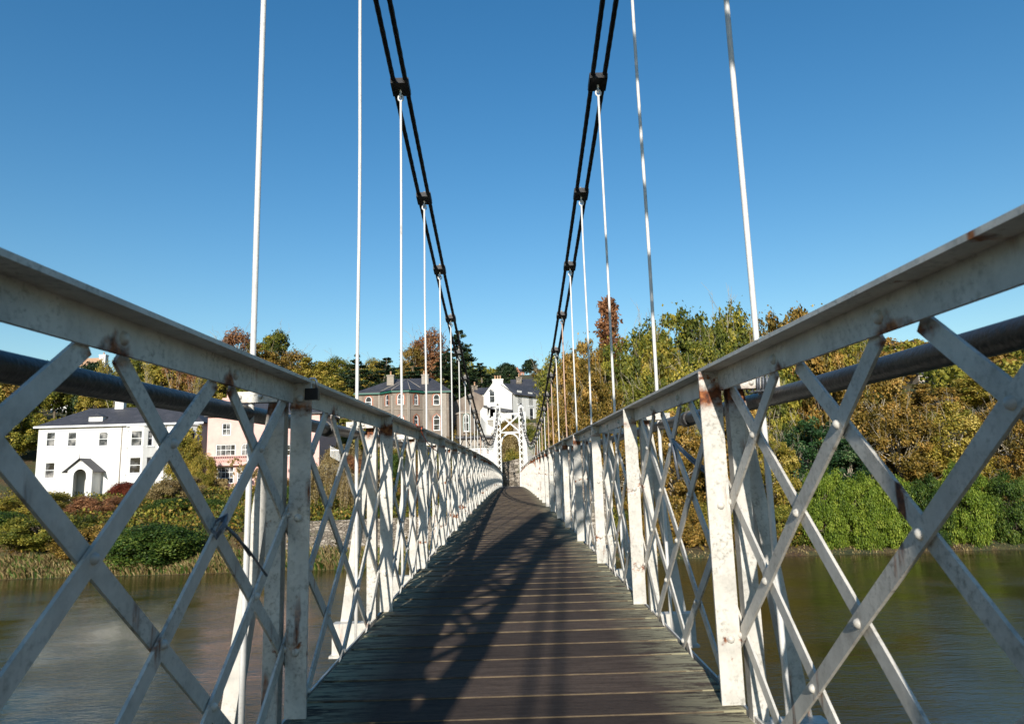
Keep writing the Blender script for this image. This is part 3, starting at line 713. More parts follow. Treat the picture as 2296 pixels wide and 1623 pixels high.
def ring(mb,w,h,t,d0,d1):
    g=scaled(h,t); n=len(h)
    for i in range(n):
        j=(i+1)%n
        mb.hexa([w.p(h[i][0],d0,h[i][1]),w.p(h[j][0],d0,h[j][1]),w.p(g[j][0],d0,g[j][1]),w.p(g[i][0],d0,g[i][1]),w.p(h[i][0],d1,h[i][1]),w.p(h[j][0],d1,h[j][1]),w.p(g[j][0],d1,g[j][1]),w.p(g[i][0],d1,g[i][1])])
def wbox(mb,w,u0,u1,d0,d1,z0,z1):
    mb.hexa([w.p(u0,d1,z0),w.p(u1,d1,z0),w.p(u1,d0,z0),w.p(u0,d0,z0),w.p(u0,d1,z1),w.p(u1,d1,z1),w.p(u1,d0,z1),w.p(u0,d0,z1)])
def window(w,h,parent,cols=1,rows=2,fr=.07,mat='frame',surround=None,sill=True,name='window',sw=.25):
    us=[a for a,_ in h]; zs=[b for _,b in h]; u0,u1,z0,z1=min(us),max(us),min(zs),max(zs)
    mb=MB(); ring(mb,w,h,fr,-.13,-.06)
    for i in range(1,cols): u=u0+(u1-u0)*i/cols; wbox(mb,w,u-.02,u+.02,-.125,-.07,z0+fr,z1-fr*1.2)
    for i in range(1,rows): z=z0+(z1-z0)*i/rows; wbox(mb,w,u0+fr*.8,u1-fr*.8,-.12,-.075,z-.03,z+.03)
    f=mb.build(name,M[mat],parent)
    g=scaled(h,fr*.7); mb=MB(); mb.add([w.p(a,-.11,b) for a,b in g],[tuple(range(len(g)))]); mb.build('pane',M['glass'],f)
    if sill: mb=MB(); wbox(mb,w,u0-.12,u1+.12,-.05,.09,z0-.13,z0-.005); mb.build('sill',M['trim' if surround else 'frame'],f)
    if surround:
        o=scaled(h,-sw); o=[(a,max(b,z0)) for a,b in o]
        mb=MB(); n=len(h)
        # toothed brick surround
        for i in range(1,n):
            j=(i+1)%n; a,b=h[i],h[j]; c,d=o[i],o[j]; L_=math.hypot(b[0]-a[0],b[1]-a[1]); m=max(1,int(L_/.24))
            for k in range(m):
                f0,f1=k/m,(k+1)/m; q=1.0 if k%2 else .72
                lerp=lambda p,r,t:(p[0]+(r[0]-p[0])*t,p[1]+(r[1]-p[1])*t)
                A=lerp(a,b,f0);B=lerp(a,b,f1);C=lerp(A,lerp(c,d,f0),q);D=lerp(B,lerp(c,d,f1),q)
                mb.hexa([w.p(*[A[0],-.05,A[1]]),w.p(B[0],-.05,B[1]),w.p(D[0],-.05,D[1]),w.p(C[0],-.05,C[1]),w.p(A[0],.03,A[1]),w.p(B[0],.03,B[1]),w.p(D[0],.03,D[1]),w.p(C[0],.03,C[1])])
        mb.build('surround',M[surround],f)
    return f
def hiproof(mb,w,u0,u1,d0,d1,ze,zr,inset,over=.35,ridge_d=None):
    u0-=over;u1+=over;d0-=over;d1+=over; rd=(d0+d1)/2 if ridge_d is None else ridge_d; i0,i1=(inset if isinstance(inset,tuple) else (inset,inset))
    P=[w.p(u0,d1,ze),w.p(u1,d1,ze),w.p(u1,d0,ze),w.p(u0,d0,ze),w.p(u0+i0,rd,zr),w.p(u1-i1,rd,zr)]
    Q=[w.p(u0,d1,ze-.16),w.p(u1,d1,ze-.16),w.p(u1,d0,ze-.16),w.p(u0,d0,ze-.16)]
    mb.add(P+Q,[(0,1,5,4),(1,2,5),(2,3,4,5),(3,0,4),(0,6,7,1),(1,7,8,2),(2,8,9,3),(3,9,6,0),(6,9,8,7)])
def chimney(w,u,d,z0,z1,parent,mat,sx=.9,sd=.6,pots=2,potmat='pot'):
    mb=MB(); wbox(mb,w,u-sx/2,u+sx/2,d-sd/2,d+sd/2,z0,z1); wbox(mb,w,u-sx/2-.07,u+sx/2+.07,d-sd/2-.07,d+sd/2+.07,z1-.18,z1+.02)
    c=mb.build('chimney',M[mat],parent); mb=MB()
    for k in range(pots):
        x,y,z=w.p(u+(k-(pots-1)/2)*.42,d,z1+.02); mb.lathe((x,y,z),[(.16,0),(.13,.1),(.11,.5),(.15,.52),(.15,.6),(.09,.6)],8)
    mb.build('chimney_pot',M[potmat],c)
def body(mb,w,width,depth,z0,z1):  # side and back walls
    a=w.p(0,0,z0);b=w.p(width,0,z0);c=w.p(width,-depth,z0);d=w.p(0,-depth,z0)
    a1=w.p(0,0,z1);b1=w.p(width,0,z1);c1=w.p(width,-depth,z1);d1=w.p(0,-depth,z1)
    mb.add([b,c,c1,b1],[(0,1,2,3)]); mb.add([c,d,d1,c1],[(0,1,2,3)]); mb.add([d,a,a1,d1],[(0,1,2,3)])
def canted(w,u0,u1,dep,splay):  # three facets of a bay
    A=w.p(u0,0,0);B=w.p(u0+splay,dep,0);C=w.p(u1-splay,dep,0);D=w.p(u1,0,0); out=[]
    for P,Q in ((A,B),(B,C),(C,D)):
        yaw=math.atan2(Q[1]-P[1],Q[0]-P[0]); out.append((W(P,yaw),math.hypot(Q[0]-P[0],Q[1]-P[1])))
    return out
# --- white villa on the left
YA=85.; xL=at(88,950,YA)[0]; xR=at(452,950,YA)[0]; wA=xR-xL; ze=at(300,953,YA)[1]; zb=.6
rootA=empty('villa',(xL+wA/2,YA,zb),'long white two-storey villa with slate roof, dormer and gabled porch on the left bank','house')
w=W((xL-rootA.location.x,0,-zb)); U=lambda px: at(px,1000,YA)[0]-xL
Z=lambda py,px=300: at(px,py,YA)[1]
wh=[(rect(U(112),Z(1001,112),1.1,1.75),1),(rect(U(160),Z(1001,160),1.1,1.75),1),(arch(U(230),Z(1000,230),1.15,1.75,.18),1),(rect(U(115),Z(1072,115),1.2,1.9),1)]
mb=MB(); wallmb(mb,w,wA,zb-2,ze,[h for h,_ in wh]); body(mb,w,wA,8,zb-2,ze); mb.build('wall',M['render'],rootA)
for h,c in wh: window(w,h,rootA,1,2,.08)
mb=MB(); hiproof(mb,w,0,wA,-8,0,ze+.16,at(200,916,YA+4)[1],4.0); rf=mb.build('roof',M['slate'],rootA)
mb=MB(); wbox(mb,w,-.4,wA+.4,.36,.44,ze-.08,ze+.14); mb.build('gutter',M['frame'],rootA)
def bay(w,u0,u1,dep,z0,z1,parent,wins,wallm,splay=.9,cols=1,rows=2,ww=1.25,side=.5,win2='frame'):
    for k,(fw,L_) in enumerate(canted(w,u0,u1,dep,splay)):
        hs=[rect(L_/2,zz,ww if k==1 else side,hh) for zz,hh in wins]
        mb=MB(); wallmb(mb,fw,L_,z0,z1,hs,.14); mb.build('wall',M[wallm],parent)
        for h in hs: window(fw,h,parent,cols,rows,.07,win2)
    mb=MB(); f=canted(w,u0-.15,u1+.15,dep+.15,splay)
    P=[fw.p(0,0,z1) for fw,_ in f]+[f[2][0].p(f[2][1],0,z1)]; mb.add(P+[(p_[0],p_[1],p_[2]+.22) for p_ in P],[(0,1,5,4),(1,2,6,5),(2,3,7,6),(4,5,6,7),(3,2,1,0)]); mb.build('cornice',M['frame'],parent)
bay(w,U(283),U(352),1.3,zb-2,ze-.25,rootA,[(Z(1061,312),1.9),(Z(1001,312),1.85)],'render',1.0,1,2,1.35,.6)
bay(w,U(392),U(446),1.3,zb-2,ze-.25,rootA,[(Z(1061,430),1.9),(Z(1001,430),1.85)],'render',.9,1,2,1.3,.5)
mb=MB(); x,y,z=w.p(U(272),.06,0); mb.tube([(x,y,z+zb-1),(x,y,z+ze-.1)],.055,6); mb.build('downpipe',M['trim'],rootA); mb=MB(); x,y,z=w.p(U(371),.06,0); mb.tube([(x,y,z+zb-1),(x,y,z+ze-.1)],.055,6); mb.build('downpipe',M['trim'],rootA)
# dormer
dz=at(205,948,YA)[1]; du=U(205)
mb=MB(); wbox(mb,w,du-.85,du+.85,-3.2,-.5,ze+.3,ze+1.25); dm=mb.build('dormer',M['render'],rf)
wd=W(w.p(du-.85,-.46,ze+.35),0); window(wd,rect(.85,.12,1.0,.72),dm,1,2,.07,sill=False)
mb=MB(); P=[w.p(du-1.0,-.38,ze+1.22),w.p(du+1.0,-.38,ze+1.22),w.p(du+1.0,-3.6,ze+1.22),w.p(du-1.0,-3.6,ze+1.22),w.p(du,-.7,ze+1.62),w.p(du,-3.6,ze+1.62)]
mb.add(P,[(0,1,4),(1,2,5,4),(3,0,4,5),(2,3,5),(0,3,2,1)]); mb.build('dormer_roof',M['slate'],rf)
# porch
pu=U(205); pw=W(w.p(pu-1.45,1.9,0),0); zp=Z(1046,205)
mb=MB(); gab=[(0,zb-2),(2.9,zb-2),(2.9,zp-.3),(1.45,zp+.85),(0,zp-.3)]
wallmb(mb,pw,2.9,zb-2,zp,[arch(1.45,zb-1.2,1.5,zp-zb+.9)],.2,top=gab)
mb.add([pw.p(2.9,0,zb-2),pw.p(2.9,-1.9,zb-2),pw.p(2.9,-1.9,zp-.3),pw.p(2.9,0,zp-.3)],[(0,1,2,3)]); mb.add([pw.p(0,-1.9,zb-2),pw.p(0,0,zb-2),pw.p(0,0,zp-.3),pw.p(0,-1.9,zp-.3)],[(0,1,2,3)])
po=mb.build('porch',M['render'],rootA)
mb=MB()
for s_ in (-1,1):
    e0=1.45+s_*1.95; P=[pw.p(e0,.35,zp-.62),pw.p(1.45,.35,zp+.98),pw.p(1.45,-1.9,zp+.98),pw.p(e0,-1.9,zp-.62)]; mb.add(P+[(a,b,c-.09) for a,b,c in P],[(0,1,2,3),(4,7,6,5),(0,4,5,1),(1,5,6,2),(2,6,7,3),(3,7,4,0)])
mb.build('porch_roof',M['slate'],po)
mb=MB(); x,y,z=pw.p(1.45,.35,zp+.9); mb.tube([(x,y,z-.2),(x,y,z+.75)],[.05,.01],6); mb.build('finial',M['iron'],po)
chimney(w,U(205)+1,-4,ze+1.5,ze+3.6,rf,'render',1.1,.7,2)
# --- pink house
YB=82.; xL=at(464,1000,YB)[0]; xR=at(716,1000,YB)[0]; wB=xR-xL; ze=at(560,932,YB)[1]; zb=-.6
rootB=empty('pink_house',(xL+wB/2,YB,zb),'pink rendered house with French windows and stone balustrades beside the white villa','house')
w=W((xL-rootB.location.x,0,-zb)); U=lambda px: at(px,1000,YB)[0]-xL; Z=lambda py,px=520: at(px,py,YB)[1]
hs=[(rect(U(506),Z(976,506),1.05,1.45),2,2),(rect(U(506),Z(1022,506),2.3,1.35),4,2),(rect(U(507),Z(1084,507),2.0,1.95),4,3),(rect(U(548),Z(1096,548),1.5,2.6),3,4),(arch(U(550),Z(1022,550),1.0,1.5),2,2),
    (rect(U(610),Z(976,610),1.05,1.45),2,2),(rect(U(640),Z(1022,640),1.2,1.35),2,2),(rect(U(690),Z(1022,690),1.05,1.45),2,2),(rect(U(620),Z(1084,620),1.9,1.95),3,3)]
mb=MB(); wallmb(mb,w,wB,zb-3,ze,[h[0] for h in hs]); body(mb,w,wB,8,zb-3,ze); mb.build('wall',M['pink'],rootB)
for h,c,r_ in hs: window(w,h,rootB,c,r_,.09,sill=False)
mb=MB(); hiproof(mb,w,0,wB,-8,0,ze+.16,ze+2.3,3.2); rf=mb.build('roof',M['slate'],rootB)
chimney(w,U(490),-2.2,ze+.4,Z(889,490),rf,'pink',.85,.7,1,'pink'); chimney(w,U(650),-4,ze+1,ze+3.2,rf,'pink',1,.7,2)
def balustrade(w,u0,u1,d,z,parent,mat='pink'):
    mb=MB(); wbox(mb,w,u0,u1,d-.1,d+.1,z+.68,z+.8); wbox(mb,w,u0,u1,d-.12,d+.12,z-.22,z)
    u=u0+.15
    while u<u1: 
        x,y,zz=w.p(u,d,z); mb.lathe((x,y,zz),[(.05,0),(.05,.08),(.085,.25),(.04,.5),(.06,.68)],6); u+=.26
    for uu in (u0,u1): wbox(mb,w,uu-.15,uu+.15,d-.15,d+.15,z-.22,z+.88)
    mb.build('balustrade',M[mat],parent)
balustrade(w,U(470),U(604),.42,Z(1036,520),rootB); balustrade(w,U(470),U(534),2.6,Z(1102,500),rootB)
mb=MB(); wbox(mb,w,U(470),U(604),0.01,.54,Z(1036,520)-.40,Z(1036,520)-.225); wbox(mb,w,U(466),U(604),0.01,2.72,zb-3,Z(1102,500)-.22); mb.build('terrace',M['pink'],rootB)
mb=MB()
for k in range(9):
    zz=Z(1100,545)-.2*k; wbox(mb,w,U(545)-1.0-.10*k,U(545)+.5-.1*k,2.75+.3*k,3.06+.3*k,zz-.6,zz-.2)
mb.build('steps',M['concrete'],rootB)
# --- grey stucco house with brick arched windows
YG=105.; xL=at(800,880,YG)[0]; xR=at(1006,880,YG)[0]; wG=xR-xL; ze=at(1010,878,YG)[1]; zb=3.5
rootG=empty('stucco_house',(xL+wG/2,YG,zb),'large grey-brown stucco house with arched brick-trimmed windows and a slate hipped roof','house')
w=W((xL-rootG.location.x,0,-zb)); U=lambda px: at(px,920,YG)[0]-xL; Z=lambda py,px=950: at(px,py,YG)[1]
g7=lambda x,y:((1180+x/3.864)*.6545,(1230+y/3.864)*.6545)
u_l=U(g7(318,550)[0]); u_r=U(g7(1219,550)[0])
zu=Z(g7(1219,612)[1]); zl=Z(g7(1219,948)[1])
hs=[(arch(u_l,Z(g7(318,636)[1],855),.98,1.68),None),(arch(u_r,zu,.98,1.68),None),(ogee(u_r,zl,1.02,2.55),1),(ogee(u_l,zl,1.0,2.5),1)]
mb=MB(); wallmb(mb,w,wG,zb-2,ze,[h for h,_ in hs],.2); body(mb,w,wG,9.5,zb-2,ze)
mb.build('wall',M['stucco'],rootG)
for h,_ in hs: window(w,h,rootG,1,2 if not _ else 3,.09,surround='brick')
b0=U(g7(490,0)[0]); b1=U(g7(1050,0)[0])
for k,(fw,L_) in enumerate(canted(w,b0,b1,2.0,2.0)):
    ww=.95 if k==1 else .82
    ha=arch(L_/2,zu,ww,1.68); hb=ogee(L_/2,zl,ww,2.45); mb=MB(); wallmb(mb,fw,L_,zb-2,ze,[ha,hb],.2); mb.build('wall',M['stucco'],rootG)
    window(fw,ha,rootG,1,2,.09,surround='brick'); window(fw,hb,rootG,1,3,.09,surround='brick')
    mb=MB()
    for uu in (0,L_):
        wbox(mb,fw,uu-.18,uu+.18,-.05,.12,zb-2,ze-.6)
    wbox(mb,fw,.19,L_-.19,.0,.09,(zu+zl)/2+1.2,(zu+zl)/2+1.32); mb.build('pilaster',M['trim'],rootG)
    mb=MB(); wbox(mb,fw,-.15,L_+.15,.0,.32,ze-.12,ze+.12); mb.build('gutter',M['green'],rootG)
mb=MB(); wbox(mb,w,.02,b0-.2,.0,.08,(zu+zl)/2+1.2,(zu+zl)/2+1.32); wbox(mb,w,b1+.2,wG,.0,.08,(zu+zl)/2+1.2,(zu+zl)/2+1.32)
wbox(mb,w,wG-1.0,wG-.35,0,.14,zb-2,ze-.2); wbox(mb,w,b0-.5,b0-.22,0,.10,zb-2,ze-.2); mb.build('pilaster',M['trim'],rootG)
mb=MB(); wbox(mb,w,-.4,b0-.2,.26,.4,ze-.12,ze+.10); wbox(mb,w,b1+.2,wG+.4,.26,.4,ze-.12,ze+.10); mb.build('gutter',M['green'],rootG)
zr=at(920,848,YG+4)[1]
mb=MB(); hiproof(mb,w,0,wG,-9.5,0,ze+.2,zr,(5.2,3.4),ridge_d=-4.4)
# bay roof
P=[fw.p(0,.3,ze+.2) for fw,_ in canted(w,b0-.2,b1+.2,2.2,2.1)]+[w.p(b1+.3,.1,ze+.2)]
ap=w.p((b0+b1)/2+.1,-3.9,zr-.1)
mb.add(P+[ap,w.p(b0-.2,-.2,ze+.2),w.p(b1+.3,-.2,ze+.2)],[(0,1,4),(1,2,4),(2,3,4),(5,0,4),(3,6,4)])
rf=mb.build('roof',M['slate'],rootG)
mb=MB()
for q in (P[1],P[2]): mb.tube([q,ap],.05,5)
mb.tube([P[0],ap],.06,5); mb.tube([P[3],ap],.06,5); mb.build('ridge',M['trim'],rf)
cu=U(g7(575,0)[0]); cu2=U(g7(1047,0)[0])
chimney(w,cu,-2.6,ze+1,Z(g7(0,185)[1],870),rf,'trim',1.05,1.0,1); chimney(w,cu2,-2.6,ze+1,Z(g7(0,175)[1],960),rf,'trim',1.05,1.0,2)
# right flank: gabled return and round stair tower
x0=wG; 
zt_=Z(g7(1560,690)[1],1060)
mb=MB(); P=[]
cx_,cd=wG+2.5,-3.2
n=20; rr=1.6
for i in range(n): t=2*math.pi*i/n; P.append(w.p(cx_+rr*math.cos(t),cd+rr*math.sin(t),zb-2)); 
for i in range(n): t=2*math.pi*i/n; P.append(w.p(cx_+rr*math.cos(t),cd+rr*math.sin(t),zt_))
mb.add(P,[(i,(i+1)%n,n+(i+1)%n,n+i) for i in range(n)],True)
rt=mb.build('turret',M['stucco'],rootG); mb=MB(); x,y,z=w.p(cx_,cd,zt_); mb.lathe((x,y,z),[(rr+.15,-.2),(rr+.15,0),(rr*.6,.35),(0,.5)],20); mb.build('turret_roof',M['trim'],rt)
tw=W(w.p(cx_-.55,cd+rr+.12,0),0); window(tw,arch(.55,zl-.2,.85,2.7),rt,1,2,.09,'frame',surround='green',sw=.12)
mb=MB(); wbox(mb,w,cx_-.5,cx_+.5,cd+rr-.25,cd+rr+.0,zl-.2,zl+2.9); mb.build('window_case',M['stucco'],rt)
mb=MB(); gd=-9.; gz=at(1070,878,YG+9)[1]; gw=W(w.p(wG-.5,gd,0)); L_=at(1128,900,YG+9)[0]-(xL+wG-.5)
wallmb(mb,gw,L_,zb-2,gz,[],top=[(0,zb-2),(L_,zb-2),(L_,gz-2.4),(L_*.45,gz),(0,gz-1.8)]); 
mb.add([gw.p(L_,0,zb-2),gw.p(L_,-6,zb-2),gw.p(L_,-6,gz-2.4),gw.p(L_,0,gz-2.4)],[(0,1,2,3)]); mb.build('rear_wing',M['stucco'],rootG)
mb=MB(); wbox(mb,gw,.2,L_-.05,0,.06,gz-3.6,gz-3.4); mb.build('string_course',M['trim'],rootG)
# ivy-covered lower wing on the left
wl0=U(752); mb=MB(); ww_=W(w.p(wl0,1.0,0)); zt2=Z(921,780); LL=U(808)-wl0
h=rect(1.6,Z(960,775)+.1,1.6,1.7); wallmb(mb,ww_,LL,zb-2,zt2,[h]); mb.add([ww_.p(LL,0,zb-2),ww_.p(LL,-5,zb-2),ww_.p(LL,-5,zt2),ww_.p(LL,0,zt2)],[(0,1,2,3)]); mb.add([ww_.p(0,0,zt2),ww_.p(LL,0,zt2),ww_.p(LL,-5,zt2+.8),ww_.p(0,-5,zt2+.8)],[(0,1,2,3)]); mb.add([ww_.p(0,-5,zb-2),ww_.p(0,0,zb-2),ww_.p(0,0,zt2),ww_.p(0,-5,zt2)],[(0,1,2,3)])
wg=mb.build('side_wing',M['stucco2'],rootG); window(ww_,h,rootG,2,2,.09)
# --- white gabled house
YW=110.
q6=lambda x,y:((1550+x/5.41)*.6545,(1250+y/5.41)*.6545)
def Pq(x,y,Y=YW): p=q6(x,y); return at(p[0],p[1],Y)
xl,zl_=Pq(575,565); xr,zr_=Pq(1115,520); xa=Pq(835,350)[0]; za=Pq(835,330)[1]; zb=6.2
rootW=empty('white_house',((xl+xr)/2,YW,zb),'white rendered gabled house with broad chimney and slate roof above the far tower','house')
w=W((xl-rootW.location.x,0,-zb)); wW=xr-xl; Wu=lambda x:Pq(x,700)[0]-xl
wz=lambda y:Pq(740,y)[1]
h1=rect(Wu(738),wz(705),.95,2.2)
gab=[(0,zb-3),(wW,zb-3),(wW,zr_),(Wu(930),za+.02),(Wu(755),za+.02),(0,zl_)]
mb=MB(); wallmb(mb,w,wW,zb-3,zr_,[h1],.15,top=gab); mb.build('wall',M['render2'],rootW)
window(w,h1,rootW,1,2,.1)
sy=R(50); sw_=W(w.p(wW,0,0),sy); SL=10.5
hs=[rect(1.8,wz(725),1.0,2.2),rect(4.6,wz(735),1.0,2.2),rect(7.5,wz(735),1.0,2.2),rect(1.8,wz(1075)-.2,1.0,2.5),rect(4.8,wz(1070)-.3,1.05,2.8)]
mb=MB(); wallmb(mb,sw_,SL,zb-3,zr_,hs,.15); mb.build('wall',M['render2'],rootW)
for h in hs: window(sw_,h,rootW,1,2,.09)
mb=MB(); b_=sw_.u*SL; bx=lambda p: (p[0]+b_.x,p[1]+b_.y,p[2])
A=w.p(wW+.1,-.03,zr_-.06);B=w.p(Wu(860),-.03,za+.05);C=w.p(-.02,-.03,zl_-.05)
E_=[A,B,bx(B),bx(A),C,bx(C)]
out=sw_.n*.35
A2=(A[0]+out.x,A[1]+out.y,A[2]-.12)
E_[0]=A2; E_[3]=bx(A2)
mb.add(E_+[(p_[0],p_[1],p_[2]-.12) for p_ in E_],[(0,3,2,1),(1,2,5,4),(6,7,8,9),(7,10,11,8),(0,6,9,3),(0,1,7,6),(1,4,10,7)])
rf=mb.build('roof',M['slate'],rootW)
chimney(w,(Wu(750)+Wu(948))/2,-.55,za-1.4,Pq(850,262)[1],rf,'render2',Wu(948)-Wu(750),1.05,3)
mb=MB(); x,y,z=w.p(wW-.06,.08,0); mb.tube([(x,y,zb-2-zb),(x,y,zr_-.2-zb)],.06,6); mb.tube([(x,y,zr_-.2-zb),(x+.5*sw_.u.x,y+.5*sw_.u.y-.3,zr_-.05-zb)],.06,6); mb.build('drainpipe',M['iron'],rootW)
# lean-to in front
lw=W(w.p(Wu(525),3.2,0)); Ll=Wu(1090)-Wu(525); zt_=Pq(580,765,YW-3.2)[1]; ze_=Pq(1050,905,YW-3.2)[1]; zf=zb-3
mb=MB(); wu2=Wu(655)-Wu(525)
hh=rect(Wu(760)-Wu(525),Pq(0,1010)[1],1.0,1.35); hh2=rect(Wu(685)-Wu(525),Pq(0,1010)[1],.45,1.8)
wallmb(mb,lw,Ll,zf,ze_,[hh,hh2],.15,top=[(0,zf),(Ll,zf),(Ll,ze_),(wu2*.5,zt_),(0,zt_-.7)])
mb.add([lw.p(Ll,0,zf),lw.p(Ll,-3,zf),lw.p(Ll,-3,ze_+.5),lw.p(Ll,0,ze_)],[(0,1,2,3)])
mb.build('lean_to',M['render2'],rootW); window(lw,hh,rootW,2,2,.16); window(lw,hh2,rootW,1,1,.06)
mb=MB(); P=[lw.p(wu2*.45,.3,zt_+.02),lw.p(Ll+.2,.3,ze_-.02),lw.p(Ll+.2,-3.1,ze_+.9),lw.p(wu2*.45,-3.1,zt_+.5)]
mb.add(P+[(a,b,c-.13) for a,b,c in P],[(0,1,2,3),(4,7,6,5),(0,4,5,1),(1,5,6,2),(2,6,7,3),(3,7,4,0)]); mb.build('lean_to_roof',M['slate'],rootW)
# --- neighbour with dark roof left of the gable
YN=116.; xl,zl_=Pq(400,552,YN); xr=Pq(700,552,YN)[0]
rootN=empty('cottage',((xl+xr)/2,YN,8),'low white cottage with dark slate roof squeezed behind the gabled house','house')
w=W((xl-rootN.location.x,0,-8)); LN=xr-xl; zn=Pq(0,428,YN)[1]
mb=MB(); wallmb(mb,w,LN,6,zl_,[rect(1.5,zl_-3.2,.9,1.4)]); body(mb,w,LN,6,6,zl_); mb.build('wall',M['render2'],rootN); window(w,rect(1.5,zl_-3.2,.9,1.4),rootN,1,2)
mb=MB(); P=[w.p(-.1,.3,zl_),w.p(LN,.3,zl_),w.p(LN,-3,zn+.3),w.p(-.1,-3,zn+.3),w.p(LN,-6.3,zl_),w.p(-.1,-6.3,zl_)]; mb.add(P,[(0,1,2,3),(3,2,4,5),(0,3,5),(1,4,2)]); rn=mb.build('roof',M['slate'],rootN)
chimney(w,.0,-2.6,zl_-1,Pq(0,360,YN)[1],rn,'stone',1.0,.9,1)
# --- dark-roofed house behind on the right
YD=135.; xl,zl_=Pq(1085,345,YD); xr=Pq(1600,430,YD)[0]; zt_=Pq(0,255,YD)[1]
rootD=empty('grey_house',((xl+xr)/2,YD,12),'grey slate-roofed house half hidden uphill of the white gabled house','house')
w=W((xl-rootD.location.x,0,-12)); LD=xr-xl
hD=[rect(LD*.2,zl_-2.6,1.0,1.6),rect(LD*.5,zl_-2.6,1.0,1.6),rect(LD*.8,zl_-2.6,1.0,1.6)]
mb=MB(); wallmb(mb,w,LD,8,zl_-.6,hD); body(mb,w,LD,7,8,zl_-.6); mb.build('wall',M['render2'],rootD)
for h in hD: window(w,h,rootD,1,2)
mb=MB(); P=[w.p(-.1,.4,zl_-.7),w.p(LD,.4,zl_-.7),w.p(LD,-3.5,zt_),w.p(-.1,-3.5,zt_),w.p(LD,-7.3,zl_-.7),w.p(-.1,-7.3,zl_-.7)]; mb.add(P,[(0,1,2,3),(3,2,4,5),(0,3,5),(1,4,2)]); rd=mb.build('roof',M['slate'],rootD)
chimney(w,1.6,-1.6,zl_-.5,Pq(0,270,YD)[1]+.3,rd,'stone',1.1,.9,1)
# --- far brick house on the hill crest
YF=300.; xl,zl_=Pq(1000,135,YF); xr=Pq(1330,135,YF)[0]; zt_=Pq(0,82,YF)[1]
def farhouse(name,xl,xr,Y,z0,zl_,zt_,label,wallm,roofm='slate',gable=None,nw=4,yaw=0):
    r=empty(name,((xl+xr)/2,Y,z0),label,'house'); w=W((xl-(xl+xr)/2,0,-z0)); L_=xr-xl
    hs=[rect(L_*(i+.5)/nw,zl_-2.4,min(1.6,L_/nw*.4),1.7) for i in range(nw)]
    mb=MB(); wallmb(mb,w,L_,z0-6,zl_,hs); body(mb,w,L_,8,z0-6,zl_); mb.build('wall',M[wallm],r)
    for h in hs: window(w,h,r,1,2,.1,sill=False)
    mb=MB(); P=[w.p(-.3,.4,zl_),w.p(L_+.3,.4,zl_),w.p(L_+.3,-4,zt_),w.p(-.3,-4,zt_),w.p(L_+.3,-8.4,zl_),w.p(-.3,-8.4,zl_)]; mb.add(P,[(0,1,2,3),(3,2,4,5),(0,3,5),(1,4,2)]); rr_=mb.build('roof',M[roofm],r)
    if gable:
        g0,g1=gable; gw=W(w.p(g0,1.2,0)); Lg=g1-g0; mb=MB(); wallmb(mb,gw,Lg,z0-6,zl_,[rect(Lg/2,zl_-2.4,1.4,1.7)],top=[(0,z0-6),(Lg,z0-6),(Lg,zl_),(Lg/2,zt_+.2),(0,zl_)]); mb.build('gable',M[wallm],r); window(gw,rect(Lg/2,zl_-2.4,1.4,1.7),r,1,2,.1,sill=False)
        mb=MB(); P=[gw.p(-.3,.2,zl_-.2),gw.p(Lg/2,.2,zt_+.35),gw.p(Lg+.3,.2,zl_-.2),gw.p(-.3,-6,zl_-.2),gw.p(Lg/2,-6,zt_+.35),gw.p(Lg+.3,-6,zl_-.2)]; mb.add(P,[(0,1,4,3),(1,2,5,4)]); mb.build('gable_roof',M[roofm],r)
    return r,w,rr_
g0=Pq(1155,135,YF)[0]-xl; g1=Pq(1245,135,YF)[0]-xl
farhouse('brick_house',xl,xr,YF,zl_-4,zl_,zt_,'orange brick house with slate roof and gable on the skyline above the far tower','brick',gable=(g0,g1),nw=5)
# --- hillside houses, upper right
z5=lambda x,y:((2900+x/5.41)*.6545,(1100+y/5.41)*.6545)
def P5(x,y,Y): p=z5(x,y); return at(p[0],p[1],Y)
YH=235.
a=P5(1060,545,YH); b=P5(1190,480,YH); c=P5(1330,400,YH)
farhouse('brick_house',b[0],P5(1400,0,YH)[0]+3,YH,P5(0,590,YH)[1],P5(0,455,YH)[1],P5(0,390,YH)[1],'orange brick gabled house high on the right-hand hill','brick',gable=(0,(c[0]-b[0])*1.15),nw=4)
farhouse('white_house',a[0],b[0]-.3,YH-3,a[1]-1,P5(0,500,YH)[1],P5(0,430,YH)[1]+.5,'small white house joined to the orange brick house on the right hill','render',nw=3)
a=P5(900,620,YH-25); b=P5(1050,470,YH-25)
farhouse('stone_house',a[0],b[0],YH-25,a[1]-2,b[1],b[1]+2.2,'tall grey stone house on the right hill below the white one','stone',nw=3)
a=P5(790,840,YH-45); b=P5(910,700,YH-45)
farhouse('stone_house',a[0],b[0],YH-45,a[1]-2,b[1],b[1]+2,'lower grey stone house on the right hill just above the pipe','stone',nw=3)
a=P5(1380,1400,120); b=P5(1900,1130,120)
farhouse('grey_house',a[0],b[0]+6,120,a[1]-1,b[1]+1.5,b[1]+4.5,'grey rendered house at the right edge under the pipe','stucco2',nw=4)
# far left house with chimney behind the rail
a=at(188,822,150); b=at(218,806,150)
r,w,rf_=farhouse('tiled_house',at(120,822,150)[0],a[0]+1.5,150,a[1]-6,a[1],a[1]+2.6,'house with reddish roof and white chimney on the left hill behind the rail','render','pot',nw=4)
chimney(w,(at(208,810,150)[0]-at(120,822,150)[0]),-4,a[1]-4-0,at(208,789,150)[1]-0,rf_,'render',1.4,1.2,1)
